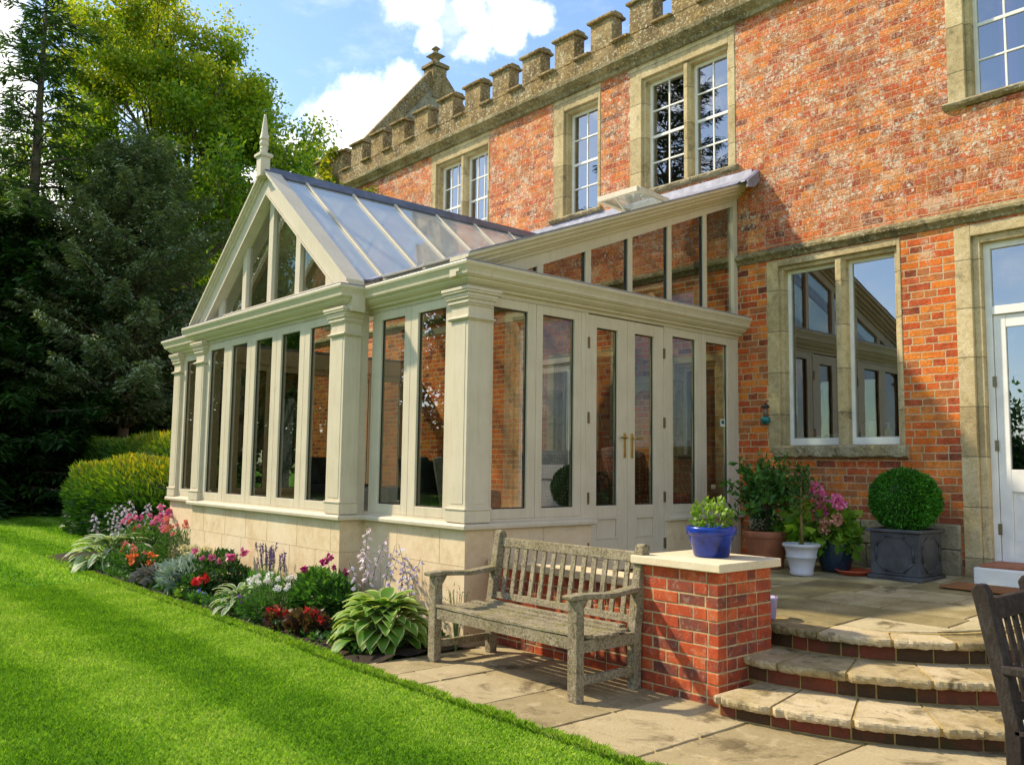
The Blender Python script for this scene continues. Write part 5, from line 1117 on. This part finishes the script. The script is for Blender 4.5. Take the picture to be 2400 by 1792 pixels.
bush('yarrow', 'cream yellow flat flowered yarrow against the stone wall', 'yarrow', -5.0, -.22, .38, .16, .40, 'leaf_mid', 1000, .07, .2, flow='p_cream', fsize=.028, fr=.045, fn=34, nf=22, fz=(.85, 1.12), seed=18)
bush('dahlia', 'pink and red dahlia bush in the centre of the bed', 'dahlia', -4.05, -.34, .50, .28, .44, 'leaf_dark', 1900, .06, .45, flow='p_pink', fsize=.05, fr=.045, fn=26, nf=6, fz=(.8, 1.1), seed=19)
bush('red_geranium', 'scarlet geranium below the pink dahlia', 'geranium', -3.95, -.62, .26, .16, .22, 'leaf_dark', 600, .06, .6, flow='p_red', fsize=.045, fr=.05, fn=34, nf=6, fz=(.7, 1.1), seed=20)
bush('pansy', 'tiny blue and cream pansies at the bed edge under the dahlia', 'pansies', -3.65, -.74, .22, .07, .09, 'leaf_mid', 260, .04, .6, flow='p_blue', fsize=.03, fr=.015, fn=7, nf=8, fz=(.8, 1.2), seed=22)
bush('primrose', 'pale cream primrose beside the blue pansies', 'primrose', -3.95, -.76, .10, .06, .10, 'leaf_lime', 160, .05, .6, flow='p_cream', fsize=.03, fr=.02, fn=9, nf=6, fz=(.8, 1.2), seed=23)
t = thing('lavender', 'dark flowered lavender against the pale bay wall', 'lavender', (-2.9, -.22, 0)); st = MB(); rr = random.Random(6); C = []; Dd = []
for k in range(40):
    a = rr.uniform(0, 6.28); s_ = rr.uniform(0, .32); h = rr.uniform(.45, .66); x_, y_ = -2.95+rr.uniform(-.05, .05), -.25+rr.uniform(-.02, .02); tx_, ty_ = x_+s_*math.cos(a), y_+s_*.35*math.sin(a)
    st.tube([(x_, y_, 0), (x_+(tx_-x_)*.7, (y_+ty_)/2, h*.55), (tx_, ty_, h)], [.003, .0025, .002], 4); C = []; Dd = []
    for q in range(18): C.append((tx_-(tx_-x_)*.08*q/16, ty_, h-.085*q/16)); Dd.append((rr.uniform(-1, 1), rr.uniform(-1, 1), .9))
    quads('flower_spike', leaves(np.array(C), .024, .5, D=unit(np.array(Dd)), jitter=.3), RNG.uniform(0, 1, len(C)), M['p_lavf'], t)
st.build('stems', M['stem'], t)
n = 1500; P = np.stack([RNG.normal(-2.95, .13, n), RNG.normal(-.28, .05, n), RNG.uniform(.02, .12, n)], 1); quads('leaves', leaves(P, .24, .045, D=np.array([0, 0, 1.0]), jitter=.28), RNG.uniform(0, 1, n), L_('leaf_grassy', [(.05, .16, .02), (.10, .26, .03), (.16, .34, .05)]), t)
bush('yarrow', 'white flat flowered yarrow in front of the lavender', 'yarrow', -2.25, -.50, .40, .24, .34, 'leaf_mid', 1500, .05, .25, flow='p_whitef', fsize=.020, fr=.034, fn=60, nf=22, fz=(.85, 1.12), seed=24)
bush('viola', 'purple violas beside the white yarrow', 'violas', -2.45, -.72, .10, .07, .17, 'leaf_mid', 220, .04, .5, flow='p_purple', fsize=.03, fr=.02, fn=9, nf=9, fz=(.7, 1.2), seed=25)
bush('peony', 'green leaved peony clump against the right of the bay', 'peony', -1.80, -.26, .46, .22, .43, 'leaf_mid', 2000, .085, .38, flow='p_magenta', fsize=.035, fr=.035, fn=30, nf=5, fz=(1.05, 1.45), seed=26)
bush('red_begonia', 'red begonia with bronze leaves left of the big hosta', 'begonia', -1.32, -.66, .24, .14, .17, 'leaf_bronze', 520, .07, .6, flow='p_red', fsize=.032, fr=.035, fn=22, nf=5, fz=(.75, 1.2), seed=27)
bush('red_begonia', 'smaller scarlet begonia at the bed edge under the white yarrow', 'begonia', -1.75, -.72, .15, .10, .15, 'leaf_bronze', 260, .06, .6, flow='p_red', fsize=.04, fr=.04, fn=24, nf=4, fz=(.8, 1.2), seed=28)
bush('fern', 'feathery green fern below the white yarrow', 'fern', -2.15, -.74, .18, .10, .20, 'leaf_mid', 800, .07, .16, seed=29)
n = 9000; P = np.stack([RNG.uniform(-8.2, -.25, n), RNG.uniform(-.80, .12, n), RNG.uniform(.0, .07, n)], 1); P = P[(P[:, 1] < -.12) | (P[:, 0] > -1.8)]; n = len(P)
gc = quads('ground_cover', leaves(P, .055, .5, D=np.array([0, 0, 1.0]), jitter=.9), RNG.uniform(0, 1, n), M['leaf_mid']); props(gc, 'low green seedlings and leaf litter covering the soil of the flower bed', 'ground cover', kind='stuff')
# plants in the pots
bush(None, None, None, 2.06, .585, .145, .115, .20, 'leaf_lime', 330, .036, .8, z=1.08, seed=31, parent=bpot, updir=.5)
wz2 = wz+.27; b = MB(); b.tube([(1.195, 3.2, wz2), (1.19, 3.2, wz2+.35), (1.20, 3.19, wz2+.60), (1.21, 3.2, wz2+.80)], [.017, .014, .009, .003], 8)
rr = random.Random(9); Cl = []
for k in range(26):
    a = k*2.4; h0 = .28+.50*k/26; ln = .27*(1.2-k/26)*rr.uniform(.6, 1.1); p0 = (1.2, 3.2, wz2+h0-.03); p1 = (1.2+ln*math.cos(a)*.8, 3.2+ln*math.sin(a)*.8, wz2+h0+ln*.55); b.tube([p0, p1], [.004, .0015], 5); Cl += [tuple(np.array(p0)*(1-q)+np.array(p1)*q) for q in np.linspace(.25, 1.05, 15)]
b.build('young_tree_trunk', mat('green_brown_bark', m_flat((.20, .15, .04), .7)), wpot, smooth=True)
Cl = np.array(Cl); quads('tree_leaves', leaves(Cl+RNG.normal(0, .022, Cl.shape), .05, .45), RNG.uniform(0, .8, len(Cl)), M['leaf_mid'], wpot)
hydr = thing('hydrangea', 'pink and peach flowering hydrangea in the dark blue pot', 'hydrangea', (1.2, 3.62, .8))
bush(None, None, None, 1.13, 3.60, .40, .26, .40, 'leaf_hydr', 620, .115, .72, z=.72, seed=33, parent=hydr, updir=-.1, stems=True)
for nm, pts, r in (('p_hpink', [(1.235, 3.40, 1.30), (1.29, 3.38, 1.25), (1.20, 3.40, 1.335), (1.435, 3.42, 1.21), (1.47, 3.42, 1.19)], .075), ('p_pink', [(1.245, 3.45, 1.12), (1.28, 3.45, 1.10)], .065), ('p_salmon', [(1.15, 3.42, 1.06)], .06), ('p_hpeach', [(1.31, 3.42, .98), (1.30, 3.42, .95), (1.42, 3.45, 1.03)], .065)):
    for c in pts: quads('flower_head', flowerballs(np.array([c]), r, 130, .028, .95), RNG.uniform(0, 1, 130), M[nm], hydr)
sh = thing('evergreen_shrub', 'bushy dark evergreen shrub growing in the terracotta pot', 'shrub', (.66, 3.42, .86))
b = MB(); b.tube([(.66, 3.42, .83), (.67, 3.42, 1.0), (.65, 3.42, 1.2)], [.018, .015, .01], 8); rr = random.Random(5); Cl = []
for k in range(60):
    a = rr.uniform(0, 6.28); e = rr.uniform(-.1, 1.3); L = .50*rr.uniform(.6, 1.15); p0 = np.array((.66, 3.42, 1.05+rr.uniform(0, .15))); p1 = p0+L*np.array((math.cos(a)*math.cos(e), math.sin(a)*math.cos(e)*.7, math.sin(e)*.95)); b.tube([tuple(p0), tuple(p1)], [.005, .002], 5)
    Cl += [p0*(1-q)+p1*q for q in np.linspace(.35, 1.05, 26)]
b.build('branches', M['bark'], sh); Cl = np.array(Cl); quads('leaves', leaves(Cl+RNG.normal(0, .025, Cl.shape), .078, .45), RNG.uniform(0, 1, len(Cl)), M['leaf_mid'], sh)
n = 500; P = np.stack([RNG.normal(.66, .09, n), RNG.normal(3.42, .06, n), RNG.uniform(.86, 1.08, n)], 1); quads('undergrowth', leaves(P, .03, .6), RNG.uniform(0, .4, n), M['leaf_dark'], sh)
ball = thing('box_ball', 'clipped round box topiary in the grey square planter', 'topiary', (1.95, 3.73, .97))
n = 13000; d = unit(RNG.normal(size=(n, 3))); rad = .322*(1+.022*np.sin(d[:, 0]*9+1)*np.cos(d[:, 2]*8)+.012*np.sin(d[:, 1]*17))*RNG.uniform(.92, 1.02, n)*np.where(RNG.uniform(0, 1, n) < .03, 1.06, 1); P = np.array((1.95, 3.73, 1.235))+d*rad[:, None]*np.array((1.0, .80, .90))-d*.015
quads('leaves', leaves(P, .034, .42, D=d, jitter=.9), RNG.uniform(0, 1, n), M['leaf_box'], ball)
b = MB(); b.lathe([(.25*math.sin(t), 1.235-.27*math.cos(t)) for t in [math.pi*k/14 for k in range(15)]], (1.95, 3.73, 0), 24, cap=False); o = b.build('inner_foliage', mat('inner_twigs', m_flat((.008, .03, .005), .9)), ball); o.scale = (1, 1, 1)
b = MB(); b.box(PX0_+.03, PX1_-.03, PY0_+.03, PY1_-.03, zt_, zt_+.012); b.build('soil', M['soil'], pt)
# climber sprigs on the parapet
iv = thing('climbing_plant', 'yellow green climber growing over the far battlements', 'climber', (-10.0, 4.05, 7.2))
n = 700; q = RNG.uniform(0, 1, n); P = np.stack([-9.75+.22*np.sin(q*7)+RNG.normal(0, .10, n), 4.02+RNG.normal(0, .05, n), 6.75+q*1.05], 1); quads('leaves', leaves(P, .10, .6), RNG.uniform(.4, 1, n), M['leaf_gold'], iv)
iv2 = thing('wall_weed', 'small yellow weed rooted in the brickwork under the parapet', 'weed', (-8.5, 4.15, 6.6)); n = 160; P = np.stack([-8.35+RNG.normal(0, .13, n), 4.12+RNG.normal(0, .04, n), 6.62+RNG.normal(0, .05, n)], 1); quads('leaves', leaves(P, .07, .6), RNG.uniform(.4, 1, n), M['leaf_gold'], iv2)
# ------------------------------------------------------------------ golden hedge
def hedge(name, label, x0, x1, y0, y1, z1, n, seed, m='leaf_gold', size=.11, core=(.015, .03, .006)):
    rng = np.random.default_rng(seed); t = thing(name, label, 'hedge', ((x0+x1)/2, (y0+y1)/2, 0)); c = np.array([(x0+x1)/2, (y0+y1)/2, z1*.45]); h = np.array([(x1-x0)/2, (y1-y0)/2, z1*.55])
    d = unit(rng.normal(size=(n, 3))); pw = 3.2; r = 1/(np.sum(np.abs(d)**pw, 1)**(1/pw)); lump = 1+.07*np.sin(d[:, 0]*7+seed)*np.cos(d[:, 1]*6)+.05*np.sin(d[:, 2]*11+d[:, 0]*9)
    P = c+d*(r*lump*rng.uniform(.88, 1.02, n))[:, None]*h; ok = P[:, 2] > .0; P, d = P[ok], d[ok]
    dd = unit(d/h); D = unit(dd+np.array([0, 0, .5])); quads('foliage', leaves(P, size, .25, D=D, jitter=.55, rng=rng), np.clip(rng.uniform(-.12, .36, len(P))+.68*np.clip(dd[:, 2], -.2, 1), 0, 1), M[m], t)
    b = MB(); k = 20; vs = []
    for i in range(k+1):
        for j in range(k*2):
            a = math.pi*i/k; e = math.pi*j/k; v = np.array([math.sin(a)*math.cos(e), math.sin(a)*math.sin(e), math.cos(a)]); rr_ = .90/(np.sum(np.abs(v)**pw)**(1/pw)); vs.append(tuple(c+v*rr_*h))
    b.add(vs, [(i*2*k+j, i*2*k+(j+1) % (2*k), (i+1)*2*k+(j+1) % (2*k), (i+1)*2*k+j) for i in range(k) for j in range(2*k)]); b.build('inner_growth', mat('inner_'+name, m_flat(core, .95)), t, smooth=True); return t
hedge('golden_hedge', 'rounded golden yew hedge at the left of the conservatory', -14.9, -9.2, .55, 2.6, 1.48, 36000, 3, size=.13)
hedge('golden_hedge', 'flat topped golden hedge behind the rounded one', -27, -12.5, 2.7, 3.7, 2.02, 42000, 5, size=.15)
# ------------------------------------------------------------------ trees
def limb(b, p, d, L, r, depth, rr, tips, spread=.55, gravity=.06, nseg=4, kids=(3, 4), taper=.62, minr=.012, jit=.18):
    pts = [Vector(p)]; d = Vector(d).normalized(); rad = [r]
    for i in range(nseg):
        d = (d+Vector((rr.uniform(-jit, jit), rr.uniform(-jit, jit), rr.uniform(-jit, jit)*.6+gravity))).normalized(); pts.append(pts[-1]+d*L/nseg); rad.append(r*(1-(1-taper)*(i+1)/nseg))
    b.tube(pts, rad, 7 if r > .05 else 5)
    if depth == 0: tips += pts[1:]; return
    if depth <= 2: tips += pts[3:]
    for k in range(rr.randint(*kids)):
        q = rr.uniform(.45, 1.0); i = min(nseg, max(1, int(q*nseg))); a = rr.uniform(0, 6.28); perp = d.cross(Vector((math.cos(a), math.sin(a), .3))).normalized()
        limb(b, pts[i], (d+perp*rr.uniform(spread*.7, spread*1.6)).normalized(), L*rr.uniform(.55, .78), rad[i]*.6, depth-1, rr, tips, spread, gravity, nseg, kids, taper, minr, jit)
def broadleaf(name, label, x, y, h, seed, m, leaf=.2, per=26, clump=.55, trunk_h=.2, spread=.6, depth=3, group=None, first=5, limb_r=.16, reach=.42, cat='tree'):
    rr = random.Random(seed); rng = np.random.default_rng(seed); t = thing(name, label, cat, (x, y, 0), group); b = MB(); tips = []
    th = h*trunk_h; b.tube([(x, y, -.2), (x+.1, y, th*.5), (x, y+.1, th), (x+.1, y, h*.55), (x, y, h*.8)], [limb_r*1.9, limb_r*1.6, limb_r*1.4, limb_r*.8, limb_r*.3], 10)
    for k in range(first*3):
        q = k/(first*3); z = th+(h*.8-th)*q; a = k*2.4+rr.uniform(-.4, .4); L = h*reach*(1-.55*q)*rr.uniform(.75, 1.1)
        limb(b, (x, y, z), (math.cos(a), math.sin(a), .35+.9*q), L*.55, limb_r*(.75-.45*q), depth-1, rr, tips, spread)
    b.build('trunk', M['bark'], t, smooth=True)
    T_ = np.array([tuple(v) for v in tips]); C = np.repeat(T_, per, axis=0); P = C+rng.normal(size=C.shape)*clump*np.array((1, 1, .55))
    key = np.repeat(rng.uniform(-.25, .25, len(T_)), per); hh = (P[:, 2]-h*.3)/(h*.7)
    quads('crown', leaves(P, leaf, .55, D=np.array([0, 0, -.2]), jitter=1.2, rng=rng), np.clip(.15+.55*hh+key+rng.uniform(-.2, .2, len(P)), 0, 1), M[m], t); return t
def conifer(name, label, x, y, h, seed, m, Lmax, z0=.5, per=40, card=.34, droop=.25, group=None, step=.42, nb=7, asp=.16, shape=1.0, rag=.35, cat='conifer', up=.1):
    rr = random.Random(seed); rng = np.random.default_rng(seed); t = thing(name, label, cat, (x, y, 0), group); b = MB(); b.tube([(x, y, -.2), (x, y, h*.5), (x, y, h)], [h*.018, h*.011, .03], 8); C = []; Dd = []; K = []
    z = z0; i = 0
    while z < h-.3:
        q = (z-z0)/(h-z0); L = Lmax*(1-q)**shape+.35
        for k in range(nb):
            a = i*.9+k*6.283/nb+rr.uniform(-.35, .35); l = L*rr.uniform(1-rag, 1+rag*.5); e = up+.25*q; p0 = np.array((x, y, z+rr.uniform(-.2, .2))); n = 6; pts = [p0]; d = np.array((math.cos(a), math.sin(a), e))
            for s in range(n): pts.append(pts[-1]+d*l/n); d = d+np.array((0, 0, -droop/n*(1.6 if s < 3 else .4)+(.10 if s > 3 else 0)))
            b.tube([tuple(v) for v in pts], [max(.012, .018*l*(1-s/(n+1))) for s in range(n+1)], 5)
            pn = max(4, int(per*l/Lmax)); kk = rr.uniform(-.2, .2)
            for _ in range(pn):
                u = rr.uniform(.15, 1)*n; j = min(n-1, int(u)); f = u-j; base = pts[j]*(1-f)+pts[j+1]*f; side = rr.choice((-1, 1)); sd = np.array((-math.sin(a)*side, math.cos(a)*side, 0)); wdt = .30*l*(1.05-u/n)
                off = rr.uniform(0, 1)*wdt; C.append(base+sd*off+np.array((0, 0, -.12*off+rr.uniform(-.1, .04)))); Dd.append(np.array((math.cos(a), math.sin(a), -.25))*.7+sd*.7); K.append(kk+rr.uniform(-.15, .15))
        z += step*rr.uniform(.8, 1.2)*(1+.3*(1-q)); i += 1
    b.build('trunk', M['bark'], t, smooth=True); C = np.repeat(np.array(C), 4, 0)+rng.normal(size=(len(C)*4, 3))*.09*card/.34; D = unit(np.repeat(np.array(Dd), 4, 0)); K = np.repeat(np.array(K), 4)
    quads('crown', leaves(C, card, asp, D=D, N=np.array([0, 0, 1.0]), jitter=.45, rng=rng), np.clip(.5+K+rng.uniform(-.25, .25, len(C)), 0, 1), M[m], t); return t
L_('leaf_maple', [(.05, .12, .008), (.14, .27, .012), (.34, .43, .018), (.58, .54, .025)], trans=.5, tcol=(1.3, 1.2, .4)); L_('needle_dark', [(.006, .022, .010), (.018, .045, .014), (.04, .08, .02)], trans=.12)
L_('needle_spruce', [(.02, .055, .025), (.05, .115, .04), (.14, .21, .05)], trans=.25); L_('needle_grey', [(.07, .11, .055), (.22, .29, .14), (.44, .48, .26)], trans=.12); L_('yew_dark', [(.010, .035, .008), (.03, .085, .015), (.08, .16, .03)], trans=.25); L_('leaf_wood', [(.02, .06, .008), (.06, .14, .014), (.14, .25, .03)], trans=.4)
def at(px, py, D):
    d = pxdir(px, py); k = D/math.hypot(d.x, d.y); return (CX+d.x*k, CY+d.y*k, CZ+d.z*k)
x, y, z = at(112, -40, 30); conifer('spruce_tree', 'tall dark spruce with bare trunk rising at the left edge', x, y, z, 4, 'needle_spruce', 2.9, z0=2, per=70, card=.30, droop=.6, step=.66, nb=6, rag=.6, shape=.5, up=.2, asp=.2)
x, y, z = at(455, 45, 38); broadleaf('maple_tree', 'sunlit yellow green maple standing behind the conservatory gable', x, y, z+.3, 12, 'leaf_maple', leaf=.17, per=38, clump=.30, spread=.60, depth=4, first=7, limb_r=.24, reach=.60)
x, y, z = at(325, 345, 29); conifer('cedar_tree', 'grey green cedar with drooping branches before the maple', x, y, z, 8, 'needle_grey', 3.4, z0=2.6, per=170, card=.17, droop=.35, step=.30, nb=9, shape=.55, rag=.35, up=.55, asp=.34)
x, y, z = at(20, 600, 30); conifer('yew_tree', 'dark yew filling the left edge below the spruce', x, y, z+1.2, 18, 'yew_dark', 4.4, z0=.2, per=150, card=.30, droop=.2, step=.36, nb=9, shape=.45, asp=.25)
x, y, z = at(190, 700, 31); conifer('yew_tree', 'dark yew directly behind the golden hedge', x, y, z+1.0, 19, 'yew_dark', 4.2, z0=.2, per=150, card=.28, droop=.2, step=.34, nb=9, shape=.4, asp=.25)
x, y, z = at(400, 820, 32); conifer('yew_tree', 'dark yew half hidden behind the left end of the conservatory', x, y, z+1, 20, 'yew_dark', 3.2, z0=.2, per=150, card=.30, droop=.2, step=.36, nb=9, shape=.45, asp=.25)
x, y, z = at(-230, 640, 30); conifer('yew_tree', 'large dark yew beyond the left of the lawn', x, y, z, 23, 'yew_dark', 4.5, z0=.2, per=150, card=.32, droop=.2, step=.42, nb=9, shape=.45, asp=.25)
for i, (px_, py_, D_) in enumerate(((-60, 560, 40), (90, 560, 44), (250, 540, 46), (420, 520, 48), (560, 480, 50), (680, 600, 46), (-250, 560, 38))):
    x, y, z = at(px_, py_, D_); broadleaf('woodland_tree', ('dark woodland tree beyond the left edge of the lawn', 'dark woodland tree behind the spruce trunk', 'dark woodland tree behind the grey cedar', 'dark woodland tree behind the maple trunk', 'dark woodland tree behind the gable peak', 'dark woodland tree just left of the house end', 'dark woodland tree outside the left of view')[i], x, y, z, 40+i, 'leaf_wood', leaf=.42, per=16, clump=.8, trunk_h=.08, depth=2, first=7, limb_r=.2, reach=.55, group='woodland trees behind the conservatory')
# trees behind the camera, mirrored in the house windows
conifer('cedar_tree', 'wide cedar across the lawn mirrored in the upper windows', -24.5, -24.5, 24, 51, 'needle_dark', 7.5, z0=2.5, per=150, card=.40, droop=.25, step=1.1, nb=9, shape=.5)
for i, (x, y, h) in enumerate(((-16, -40, 7), (-6, -42, 6), (4, -44, 7.5), (14, -42, 6.5), (-28, -36, 8))):
    broadleaf('boundary_tree', ('boundary tree across the lawn below the wide cedar', 'lowest boundary tree mirrored in the door glass', 'rounded boundary tree mirrored beside the door frame', 'boundary tree across the lawn towards the right', 'tallest boundary tree far across the lawn to the left')[i], x, y, h, 60+i, 'leaf_wood', leaf=.32, per=60, clump=.8, trunk_h=.03, depth=2, first=6, limb_r=.2, reach=.9, group='boundary trees behind the viewpoint')

for i, (x, y, h) in enumerate(((-36, -9, 15), (-34, -17, 14), (-38, -2.5, 14), (-31, -26, 14), (-43, -21, 18))):
    broadleaf('lawn_edge_tree', ('woodland edge tree mirrored in the middle bay panes', 'woodland edge tree mirrored in the right bay panes', 'woodland edge tree mirrored in the far left panes', 'woodland edge tree mirrored beside the corner pilaster', 'taller woodland edge tree mirrored in the gable glass')[i], x, y, h, 80+i, 'leaf_wood', leaf=.36, per=60, clump=.85, trunk_h=.02, depth=2, first=8, limb_r=.2, reach=.75, group='woodland edge trees left of the viewpoint')

hedge('reflection_hedge', 'added unseen dark hedge closing bright gaps in the bay reflections', -36.5, -33, -36, 2, 3.0, 24000, 33, m='yew_dark', size=.34)  # added out of view to hide the bright horizon under mirrored trees
hedge('reflection_hedge', 'added unseen dark hedge closing bright reflection gaps behind the viewpoint', -34, 30, -44, -40, 3.2, 30000, 34, m='yew_dark', size=.4)  # second unseen hedge, added to darken the horizon in reflections
